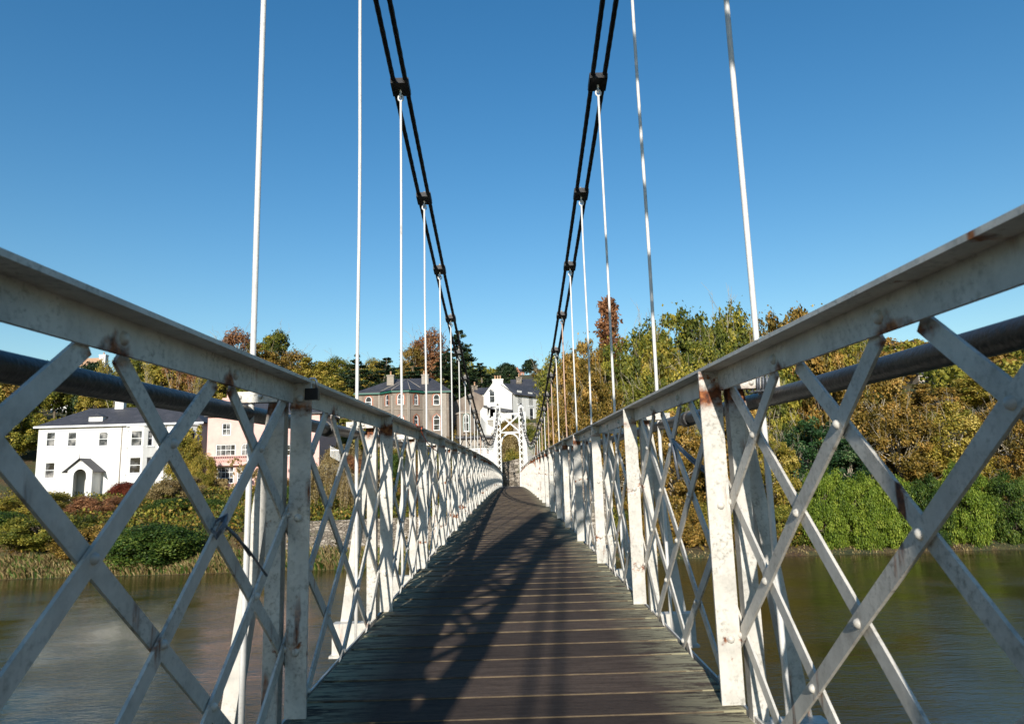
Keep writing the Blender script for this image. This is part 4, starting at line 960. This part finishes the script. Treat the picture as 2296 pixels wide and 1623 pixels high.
# --- white-framed veranda house behind the left rail near the tower
YV=84.; p7=lambda x,y:((1100+x/2.319)*.6545,(1000+y/2.319)*.6545)
def P7(x,y,Y=YV): p=p7(x,y); return at(p[0],p[1],Y)
xl=P7(1065,1150)[0]; xr=P7(1392,1150)[0]; zt_=P7(1250,1142)[1]; zm=P7(1250,1232)[1]; zb=P7(1250,1310)[1]
rootV=empty('conservatory',((xl+xr)/2,YV,zb),'white conservatory with glazed wall and black balcony railing left of the far tower','conservatory')
w=W((xl-rootV.location.x,0,-zb)); LV=xr-xl
hs=[rect(LV*(i+.5)/7,zb+.35,LV/7*.72,zm-zb-.6) for i in range(7)]
mb=MB(); wallmb(mb,w,LV,zb-4,zm,hs); body(mb,w,LV,6,zb-4,zm); mb.build('wall',M['render'],rootV)
for h in hs: window(w,h,rootV,2,3,.06,sill=False)
mb=MB(); wbox(mb,w,-.2,LV+.2,-6,.25,zm,zm+.14); mb.build('balcony',M['concrete'],rootV)
mb=MB(); wbox(mb,w,0.3,LV,-5.9,-3.5,zm+.14,zt_-.1); mb.build('wall',M['trim'],rootV)
mb=MB(); wbox(mb,w,-.2,LV+.2,-6.0,-3.0,zt_-.1,zt_+.15); mb.build('roof',M['slate'],rootV)
mb=MB(); zz=zm+.14
for t in (.0,1.25): wbox(mb,w,0,LV,.12,.17,zz+t,zz+t+.05)
u=.1; k=0
while u<LV-.55: a=w.p(u,.145,zz+.04);b=w.p(u+.55,.145,zz+1.27); mb.tube([a,b] if k%2 else [w.p(u+.55,.145,zz+.04),w.p(u,.145,zz+1.27)],.05,4); u+=.55; k+=1
mb.build('railing',M['iron'],rootV)
# terrace walls round the white house
def wallbox(name,x0,x1,Y,z0,z1,mat,label,th=.5,z2=None,cat='wall'):
    mb=MB(); z2=z1 if z2 is None else z2
    mb.hexa([(x0,Y,z0),(x1,Y,z0),(x1,Y+th,z0),(x0,Y+th,z0),(x0,Y,z1),(x1,Y,z2),(x1,Y+th,z2),(x0,Y+th,z1)])
    mb.hexa([(x0-.05,Y-.06,z1),(x1+.05,Y-.06,z2),(x1+.05,Y+th+.06,z2),(x0-.05,Y+th+.06,z1),(x0-.05,Y-.06,z1+.12),(x1+.05,Y-.06,z2+.12),(x1+.05,Y+th+.06,z2+.12),(x0-.05,Y+th+.06,z1+.12)])
    return tag(mb.build(name,M[mat]),label,cat)
a=P7(1268,985,96); b=P7(1400,1100,96)
# curved white garden wall
mb=MB(); vs=[];fs=[];nn=12
for i in range(nn+1):
    f=i/nn; x=a[0]+(b[0]-a[0])*f; y=96+1.2*math.sin(f*3); zt=a[1]+(P7(1330,1075,96)[1]-a[1])*min(1,(1-(1-f)**2.2)); vs+=[(x,y,3),(x,y,zt),(x,y+.4,zt),(x,y+.4,3)]
for i in range(nn):
    for k in range(4): k2=(k+1)%4; fs.append((i*4+k,i*4+k2,(i+1)*4+k2,(i+1)*4+k))
fs+=[(0,1,2,3)]; mb.add(vs,fs); tag(mb.build('garden_wall',M['render2']),'curving white rendered garden wall sweeping down below the gabled house','wall')
c=P7(1325,1085,100); d=P7(1392,1022,100); wallbox('garden_wall',c[0],d[0],100,3,d[1],'concrete','grey concrete retaining wall between lean-to and curved white wall')
c=P7(1590,1100,90); d=P7(1760,1045,90); wallbox('garden_wall',c[0]-1,d[0],90,1,d[1],'stone','dark stone terrace wall right of the far tower')
# river-side garden wall on the left
a=at(600,1178,51.4); b=at(1095,1150,51.4); wallbox('garden_wall',a[0],b[0],51.4,-5,a[1]+.05,'stone','long pale rubble garden wall above the reeds on the left bank',z2=a[1]+.2)
# white picket fence
mb=MB(); a=p7(75,1222);b=p7(150,1272); A=at(a[0],a[1],66);B=at(b[0],b[1],66)
n=9
for i in range(n): x=A[0]+(B[0]-A[0])*i/(n-1); z=A[1]-(.5)*i/(n-1); mb.box(x-.018,x+.018,66,66.03,z-1.0,z)
mb.box(A[0],B[0],66.03,66.06,A[1]-.45,A[1]-.38); tag(mb.build('picket_fence',M['frame']),'short white picket fence in the garden behind the left lattice','fence')
# ------------------------------------------------------------------ planting
def plant(kind,leaf,px,py,wpx,Y,label,cat='tree',name=None,group=None,base=None,rz=None,drop=0):
    X,Ztop=at(px,py,Y); zb=terr(X,Y)-.25-drop if base is None else base
    h=max(Ztop-zb,1.0); wid=wpx*Y/F
    r=empty(name or ('shrub' if cat in('shrub','bush') else 'tree'),(X,Y,zb),label,cat,group,rz if rz is not None else random.uniform(0,6.28))
    sx=wid/WID[kind]; sz=h/11.9
    r.scale=(sx,sx,sz)
    tm,lm=T[kind]
    t=bpy.data.objects.new('trunk',tm); link(t,r)
    if not lm.materials: lm.materials.append(L[leaf])
    c=bpy.data.objects.new('crown' if cat=='tree' else 'foliage',lm); link(c,r)
    c.material_slots[0].link='OBJECT'; c.material_slots[0].material=L[leaf]
    return r
random.seed(77)
PL=[
# skyline left
('thin','rust',527,733,112,165,'rust-red tree on the left skyline beside the nearest left hanger'),
('broadC','olive',612,736,92,160,'olive-green round tree on the left skyline right of the nearest left hanger'),
('broadB','bronze',585,772,120,140,'bronze tree below the two skyline trees on the left'),
('thin','bronze',655,782,110,146,'thin bronze tree stepping down the left skyline'),
('broadB','gold',712,800,110,138,'golden tree on the left skyline halfway to the cypresses'),
('thin','olive',762,796,90,142,'sparse olive tree beside the left end of the cypresses'),
('broadA','gold',650,838,120,122,'bright golden tree just above the left rail'),
('broadB','gold',735,842,110,118,'golden tree left of the grey stucco house'),
('broadA','olive',560,850,120,118,'olive tree half hidden by the left rail'),
('broadB','gold',600,880,110,108,'yellow tree behind the pink house roof'),
('broadA','gold',700,890,90,104,'yellow-green tree right of the pink house roof'),
('broadC','olive',768,880,70,112,'narrow olive tree against the left corner of the stucco house'),
# behind villa
('broadA','dark',208,800,90,118,'dark evergreen tree behind the left end of the villa'),
('broadB','olive',300,795,110,122,'olive tree behind the villa ridge'),
('broadA','gold',372,797,110,124,'golden tree behind the villa ridge'),
('broadC','bronze',440,808,100,120,'bronze tree between villa and pink house'),
('broadB','gold',500,822,100,118,'golden tree above the pink house chimney'),
('broadC','red',395,868,90,108,'low reddish tree just behind the villa roof'),
('broadA','olive',300,876,110,106,'low olive tree just behind the villa roof'),
('broadB','gold',215,868,90,108,'low golden tree behind the villa dormer'),
('bareA','gold',258,800,60,104,'leafless pale forked tree behind the villa dormer'),
('bareB','gold',333,800,55,102,'leafless pale tree with upright limbs over the villa roof'),
('bareA','rust',400,812,70,101,'leafless spreading pale tree near the right end of the villa roof'),
('bareB','gold',445,815,40,100,'slender straight pale-trunked tree at the right end of the villa'),
('broadB','olive',130,815,110,124,'olive tree at far left behind the villa'),
('broadA','bronze',40,812,120,122,'bronze tree at the left edge behind the villa'),
('broadA','gold',-40,830,120,110,'golden tree beyond the left edge'),
('broadB','olive',40,905,120,98,'olive tree at the left end of the villa'),
# cypress belt behind stucco house
('cedarB','dark',800,792,120,128,'dark cypress at the left end of the belt behind the stucco house'),
('cedar','dark',868,800,120,130,'dark layered cypress behind the left chimney'),
('cedarB','dark',925,812,120,127,'dark cypress between the two chimneys of the stucco house'),
('thin','rust',962,733,104,150,'tall russet tree rising above the cypresses'),
('thin','bronze',925,765,80,148,'bronze thin-leaved tree left of the tall russet tree'),
('cedar','dark',1030,738,120,134,'tallest dark cypress right of the russet tree'),
('cedarB','dark',1000,800,120,124,'dark cypress right of the right chimney'),
('cedar','dark',1075,812,110,126,'dark cypress above the small cottage'),
('broadA','dark',1138,808,60,165,'dark pine left of the skyline brick house'),
('broadC','dark',1108,830,60,150,'dark evergreen uphill of the cottage'),
('thin','bronze',1143,838,40,170,'small bronze tree touching the skyline brick house'),
('broadA','dark',1187,802,40,270,'small dark round tree on the skyline right of the brick house'),
('thin','bronze',1208,826,44,200,'bronze thicket right of the skyline brick house'),
('thin','olive',1165,868,90,175,'olive scrub between white chimney and skyline'),
('thin','gold',845,800,80,150,'pale golden tree peeping over the cypresses'),
# right mass, rear
('thin','olive',1232,782,90,84,'twiggy olive tree at the left end of the right-hand wood'),
('broadC','bronze',1275,770,100,76,'bronze tree behind the far right hangers'),
('feather','rust',1362,664,96,84,'tall feathery russet conifer above the right-hand wood'),
('broadB','bronze',1330,752,120,74,'bronze tree below the feathery conifer'),
('thin','olive',1440,706,175,78,'olive twiggy tree right of the feathery conifer'),
('broadB','olive',1530,682,180,76,'tall olive-green tree in the middle of the right-hand wood'),
('thin','olive',1620,668,185,78,'tall thin-topped tree with bare twigs near the nearest right hanger'),
('broadA','bronze',1775,664,150,80,'rounded bronze tree right of the nearest right hanger'),
('broadB','gold',1860,690,130,78,'golden tree behind the right rail'),
('broadB','bronze',1700,702,140,82,'thin bronze tree behind the nearest right hanger'),
# right mass, middle
('skirtB','bronze',1262,842,110,64,'bronze beech beside the far tower on the right'),
('skirt','bronze',1345,830,140,62,'orange-bronze beech behind the right hangers'),
('skirtB','olive',1450,800,160,64,'golden-green beech in the middle of the right bank'),
('skirt','olive',1560,770,170,65,'olive tree rising over the second right post'),
('skirtB','olive',1680,790,170,64,'olive tree behind the nearest right hanger foot'),
('skirt','bronze',1640,880,170,58,'golden shrubby tree right of the second right post'),
('skirtB','bronze',1500,900,160,57,'bronze shrubby tree between the first two right posts'),
('skirtB','bronze',1380,960,140,55,'low bronze thicket behind the right lattice'),
('skirt','bronze',1940,790,190,66,'tawny beech under the right rail'),
('skirtB','bronze',2000,880,200,59,'broad tawny beech below the right pipe'),
('skirt','gold',2120,900,180,58,'tawny-gold beech at the right edge'),
('skirtB','bronze',2240,860,190,60,'bronze beech beyond the right edge'),
('skirtB','laurel',1815,915,190,57,'glossy dark laurel behind the nearest right post'),
('skirt','laurel',1890,985,160,54.5,'second glossy laurel nearer the water'),
('skirtB','gold',1730,960,130,56,'yellow-leaved tree left of the dark laurel'),
('broadB','olive',1390,765,130,70,'olive tree between the feathery conifer and the rail'),
('broadA','gold',1478,742,130,70,'gold-olive crown in the middle of the right-hand wood'),
('broadB','olive',1590,728,140,70,'dense olive crown left of the nearest right hanger'),
('broadA','olive',1722,738,140,72,'dense olive crown right of the nearest right hanger'),
('broadB','bronze',1835,752,140,70,'bronze crown just over the right rail'),
('thin','gold',1212,862,66,122,'thin golden tree before the uphill grey house'),
('broadB','bronze',1305,800,120,68,'bronze crown above the far right rail'),
# upper right hill
('broadC','dark',1992,757,36,225,'dark umbrella pine on the right hill skyline'),
('cedarB','dark',2085,778,46,228,'dark pine beside the orange brick house on the hill'),
('broadA','olive',2030,815,54,200,'olive tree below the hillside houses'),
('cedar','dark',2170,760,70,230,'dark conifer on the right hill beyond the brick house'),
('broadB','bronze',2092,858,150,92,'bronze tree on the slope behind the tawny beeches'),
('broadA','gold',2195,830,150,96,'golden tree on the slope past the right edge'),
('broadB','olive',1990,872,120,100,'olive tree on the slope above the right pipe'),
('broadA','bronze',2010,868,90,130,'bronze tree low on the right hill'),
]
for a in PL: plant(*a)
SH=[
('ivy','lime',1835,1062,120,50.6,'bright green ivy-clad bush hanging to the water, leftmost of the row'),
('ivy','lime',1915,1078,120,50.2,'bright green hanging bush, second along the right bank'),
('ivy','lime',1990,1070,120,50.4,'bright green hanging bush in the middle of the right bank row'),
('ivy','green',2065,1062,120,50.2,'hanging green bush at the right edge of the water'),
('ivy','lime',2150,1050,130,50.4,'bright green bush just beyond the right edge of the water'),
('ivy','green',2250,1040,140,50.5,'green bush at the far right end of the bank'),
('weep','lime',1872,1052,90,48.9,'trailing lime-green bush touching the water, left of the others'),
('weep','lime',1950,1062,100,48.8,'trailing lime-green bush in the middle of the right bank'),
('weep','lime',2030,1045,100,48.9,'trailing lime-green bush at the right edge of the water'),
('weep','green',2110,1040,110,49,'trailing green bush past the right edge of the water'),
('shrubB','olive',1745,1120,110,50.4,'olive shrub at the waterline left of the bright green bushes'),
('shrubB','bronze',1680,1150,110,50,'bronze shrub over the water behind the nearest right post'),
('shrub','gold',1600,1100,120,51,'golden shrub at the waterline behind the right lattice'),
('shrubB','bronze',1520,1120,120,50.4,'bronze shrub at the waterline between the two nearest right posts'),
('shrub','bronze',1430,1130,110,50.6,'tawny shrub at the waterline behind the second right post'),
('shrubB','olive',1350,1120,110,51,'olive shrub at the waterline near the third right post'),
('shrub','bronze',1275,1080,100,52,'bronze shrub right of the far tower base'),
('shrubB','green',1225,1010,60,58,'green shrub just right of the far tower'),
('shrub','red',1212,985,60,66,'reddish shrub right of the far tower under the stone wall'),
('shrub','gold',1150,972,66,57,'yellow shrub framed by the far tower arch'),
('shrubB','straw',1146,958,70,70,'pale twiggy shrub behind the arch'),
('shrubB','olive',1195,935,60,80,'olive shrub on the terrace right of the tower head'),
('shrub','bronze',1136,918,74,92,'bronze shrub behind the left half of the tower brace'),
('shrub','olive',1166,912,70,93,'olive shrub behind the right half of the tower brace'),
('thin','olive',1240,885,60,88,'twiggy small tree in front of the white house flank'),
('thin','gold',1256,905,60,78,'golden small tree right of the white house'),
# left bank
('shrub','green',352,1148,240,49.6,'big rounded green bush on the left bank at the water'),
('shrubB','bronze',215,1165,180,51.5,'olive bush left of the big green bush'),
('shrubB','olive',100,1140,190,52,'olive bush at the left edge of the bank'),
('shrub','green',-20,1130,190,53,'green bush beyond the left edge'),
('shrubB','rust',225,1105,150,60,'yellow-green shrub below the villa porch'),
('shrubB','gold',90,1095,170,62,'yellow shrub below the left end of the villa'),
('shrub','red',285,1068,80,78,'red shrub at the foot of the villa bay'),
('shrubB','straw',400,1062,120,66,'pale twiggy shrub below the villa'),
('shrub','green',395,1105,130,60,'dark green bush above the big round bush'),
('shrub','green',470,1110,90,60,'green bush left of the pink house steps'),
('shrubB','gold',422,960,80,82,'golden climber against the right end of the villa'),
('shrubB','gold',456,1005,60,79,'golden shrub between villa and pink house'),
('shrub','gold',455,1045,55,77,'yellow shrub by the pink balustrade'),
('shrub','olive',560,1100,110,68,'olive shrub under the pink house terrace'),
('shrubB','bronze',610,1060,90,72,'bronze shrub right of the pink house door'),
('shrub','green',655,1075,80,66,'dark green shrub beyond the nearest left post'),
('shrub','green',745,985,90,88,'green bush below the ivy-covered wing'),
('shrub','gold',700,1000,80,84,'golden bush below the pink house end'),
('weep','straw',742,1020,110,63,'weeping straw-yellow tree right of the nearest left post'),
('weep','straw',820,1040,110,60,'weeping golden tree behind the left lattice'),
('shrubB','rust',805,1010,90,72,'rust-red shrub behind the weeping trees'),
('shrubB','straw',770,985,110,78,'pale tangled shrub under the stucco house wing'),
('shrub','green',885,1000,90,74,'green shrub below the stucco house'),
('shrubB','rust',940,1040,90,64,'russet shrub behind the left lattice near the second post'),
('shrubB','bronze',1000,1040,90,62,'bronze shrub behind the left lattice nearer the tower'),
('shrub','olive',1060,1030,80,64,'olive shrub left of the far tower'),
('shrub','bronze',930,1000,100,80,'bronze hedge clump below the stucco house'),
('shrub','olive',1000,995,90,80,'olive hedge clump left of the conservatory'),
('shrub','olive',660,1130,90,57,'olive garden shrub behind the nearest left post'),
('shrub','green',850,1130,60,58,'small bright green shrub on the garden wall'),
]
for a in SH:
    a=list(a)
    if a[0]=='ivy': a[5]-=1.7; a[3]+=random.uniform(-45,10)
    if a[0]=='weep' and a[1] in('lime','green'): a[5]+=.9; a[3]+=random.uniform(0,22)
    cat='tree' if a[0] in('thin','weep') else 'shrub'; plant(*a,cat=('shrub' if a[4]<115 and a[0]=='weep' and a[1] in('lime','green') else cat),drop=.7 if a[1]=='lime' and a[0]=='weep' else 1.0 if a[0]=='ivy' else (.5 if a[5]<52 else 0))
# ivy patches on walls
def ivywall(px0,px1,py0,py1,Y,leaf,label,n=2600,gap=.5):
    a=at(px0,py1,Y); b=at(px1,py0,Y); k=int(n); u=rng.uniform(0,1,k); v=rng.uniform(0,1,k)**1.15
    keep=(np.sin(u*9+v*5)*.5+np.sin(u*23-v*13)*.3+rng.uniform(-.6,.6,k)+(.9-v))>gap; u=u[keep];v=v[keep]
    c=np.stack([a[0]+(b[0]-a[0])*u,Y-.15-rng.uniform(0,.25,len(u)),a[1]+(b[1]-a[1])*v],1); nr=np.zeros_like(c); nr[:,1]=-1
    me=leafmesh('ivy',c,.26,rng.normal(.5,.22,len(u)),nr); me.materials.append(L[leaf]); o=bpy.data.objects.new('ivy',me); link(o); tag(o,label,'ivy'); return o
ivywall(395,455,955,1090,YA-1.5,'gold','golden ivy creeping over the right-hand bay of the villa',5200,.25)
ivywall(468,640,1024,1096,YB-2.9,'straw','tangled creeper over the pink house terrace front',2200,.75)
ivywall(752,812,935,1000,YG-1.1,'straw','dark bare ivy on the low side wing of the stucco house',1500,.4)
# ------------------------------------------------------------------ reeds, undergrowth, far woods (uncountable)
def scatter(name,label,cat,n,fx,leaf,size,aspect,droop,up=True,tone=(.5,.2)):
    P=np.array([fx() for _ in range(n)]); me=leafmesh(name,P,size,rng.normal(tone[0],tone[1],n),None,aspect,droop); me.materials.append(L[leaf]); o=bpy.data.objects.new(name,me); link(o); return tag(o,label,cat,None,'stuff')
def reedpt(x0,x1):
    def f():
        x=random.uniform(x0,x1); y=47.9+abs(random.gauss(0,2.2)); cl=.5+.5*math.sin(x*1.7)*math.sin(x*.53+1); return (x,y,terr(x,y)+random.uniform(0,1.1*(.35+cl)))
    return f
def vert_reeds(name,label,n,x0,x1,leaf,hmax):
    vs=[];fs=[];tn=[]
    for k in range(n):
        x=random.uniform(x0,x1); y=47.3+random.random()**1.8*3.8; cl=.45+.55*(.5+.5*math.sin(x*1.3)*math.sin(x*.41+1.3)); z=terr(x,y)-.1; h=hmax*cl*random.uniform(.45,1.1); an=random.uniform(0,6.28); w=random.uniform(.03,.07); lx,ly=random.gauss(0,.28)*h,random.gauss(0,.28)*h
        b=len(vs); vs+=[(x-w*math.cos(an),y-w*math.sin(an),z),(x+w*math.cos(an),y+w*math.sin(an),z),(x+lx*.5+w*.7,y+ly*.5,z+h*.65),(x+lx,y+ly,z+h*random.uniform(.8,1))]; fs.append((b,b+1,b+2,b+3)); tn.append(random.gauss(.55,.2))
    me=bpy.data.meshes.new(name); me.from_pydata(vs,[],fs); a=me.attributes.new('tone','FLOAT','FACE'); a.data.foreach_set('value',[min(1,max(0,t)) for t in tn]); me.materials.append(L[leaf]); o=bpy.data.objects.new(name,me); link(o); tag(o,label,'reeds',None,'stuff')
vert_reeds('reeds','straw-coloured reeds and dead grass along the left waterline',15000,-45,-1.8,'straw',.95)
vert_reeds('grass','green rank grass growing through the reeds on the left bank',9000,-45,-1.8,'green',.9)
vert_reeds('grass','straw and olive grass fringe along the right waterline',2500,1.8,45,'straw',.4)
def under_fn(x0,x1,y0,y1,h):
    def f():
        x=random.uniform(x0,x1); y=random.uniform(y0,y1); b=.5+.5*math.sin(x*.9+y*.4)*math.sin(y*.7-x*.3); return (x,y,terr(x,y)+random.uniform(0,h)*(.25+b))
    return f
scatter('undergrowth','mixed autumn undergrowth on the left garden slope','undergrowth',90000,under_fn(-62,-1.8,52,100,1.3),'olive',.16,1.7,.4,tone=(.42,.26))
scatter('undergrowth','bronze bramble and leaf litter among the left garden shrubs','undergrowth',60000,under_fn(-62,-1.8,51,112,1.3),'bronze',.15,1.8,.4,tone=(.38,.24))
scatter('undergrowth','bronze undergrowth beneath the right-hand wood','undergrowth',70000,under_fn(1.8,62,48.4,84,2.0),'bronze',.16,1.7,.4,tone=(.4,.25))
# woods further up the hill, read as one mass
def woodland(name,label,x0,x1,y0,y1,n,leafs,hmul=1.0):
    cs=[];ts=[]
    for k in range(n):
        x=random.uniform(x0,x1); y=random.uniform(y0,y1); h=random.uniform(7,11)*hmul; r=random.uniform(2.6,4.2); m=520
        d=sphere_dirs(m,.2); c=np.array([x,y,terr(x,y)+h*.55])+d*(rng.uniform(.3,1,m)**.5)[:,None]*np.array([r,r,h*.5])*(1+.2*np.sin(d[:,:1]*7+d[:,2:]*5)); cs.append(c); ts.append(rng.normal(.5,.2)+rng.normal(0,.15,m))
    c=np.concatenate(cs); me=leafmesh(name,c,.5,np.concatenate(ts)); me.materials.append(L[leafs]); o=bpy.data.objects.new(name,me); link(o); tag(o,label,'woodland',None,'stuff')
woodland('woodland','olive autumn woodland covering the left hillside',-115,-12,150,205,75,'olive',.62)
woodland('woodland','bronze trees mixed through the left hillside woodland',-115,-8,135,200,45,'bronze',.62)
woodland('woodland','olive woodland on the hillside further left',-260,-62,100,260,150,'olive',.7)
woodland('woodland','distant olive woodland on the central slope below the skyline house',-14,-3,150,208,20,'olive',.45)
woodland('woodland','olive woodland on the right-hand hill',22,190,95,260,210,'olive',.6)
woodland('woodland','bronze trees through the right-hand hill woodland',22,190,90,250,130,'bronze',.6)
woodland('woodland','scattered garden trees on the left slope above the river houses',-75,-22,96,132,26,'gold',.55)
# ------------------------------------------------------------------ camera
cam=bpy.data.cameras.new('camera'); co=bpy.data.objects.new('camera',cam); link(co); sc.camera=co
cam.sensor_width=36; cam.lens=36*F/2296; cam.clip_end=5000; cam.clip_start=.02
c,s=math.cos(YAW),math.sin(YAW)
def tow(v):
    x,d,u=v
    # inverse of the pixel model: camera right/up/forward axes in the world
    return v
def axis(px,py): return Vector(ray(px,py))
fw=axis(1148,811.5).normalized(); rt=(axis(1148+F,811.5)-axis(1148,811.5)).normalized(); up=rt.cross(fw).normalized(); rt=fw.cross(up)
co.matrix_world=Matrix(((rt.x,up.x,-fw.x,CX),(rt.y,up.y,-fw.y,0),(rt.z,up.z,-fw.z,CZ),(0,0,0,1)))
cam.dof.use_dof=True; cam.dof.focus_distance=9; cam.dof.aperture_fstop=9
# ------------------------------------------------------------------ light
SUN=Vector((-.31,-2.42,1.0)).normalized()
elev=math.asin(SUN.z); rot=math.atan2(SUN.x,SUN.y)
sl=bpy.data.lights.new('sun','SUN'); sl.energy=5.0; sl.angle=R(.53); sl.color=(1,.95,.87); so=bpy.data.objects.new('sun',sl); link(so)
so.rotation_euler=SUN.to_track_quat('Z','Y').to_euler(); so.location=(-10,-30,30)
wd=bpy.data.worlds.new('World'); sc.world=wd; wd.use_nodes=True; nt=wd.node_tree
sky=nt.nodes.new('ShaderNodeTexSky'); sky.sky_type='NISHITA'; sky.sun_disc=False; sky.sun_elevation=elev; sky.sun_rotation=rot; sky.altitude=0; sky.air_density=1.35; sky.dust_density=.25; sky.ozone_density=3.0
hs_=nt.nodes.new('ShaderNodeHueSaturation'); hs_.inputs['Saturation'].default_value=1.34; hs_.inputs['Hue'].default_value=.501; nt.links.new(sky.outputs[0],hs_.inputs['Color']); nt.links.new(hs_.outputs[0],nt.nodes['Background'].inputs[0]); nt.nodes['Background'].inputs[1].default_value=.108
sc.view_settings.view_transform='Standard'; sc.view_settings.look='None'; sc.view_settings.gamma=1; sc.view_settings.exposure=.34
sc.cycles.max_bounces=6; sc.cycles.diffuse_bounces=3; sc.cycles.transparent_max_bounces=4
sc.cycles.use_denoising=True
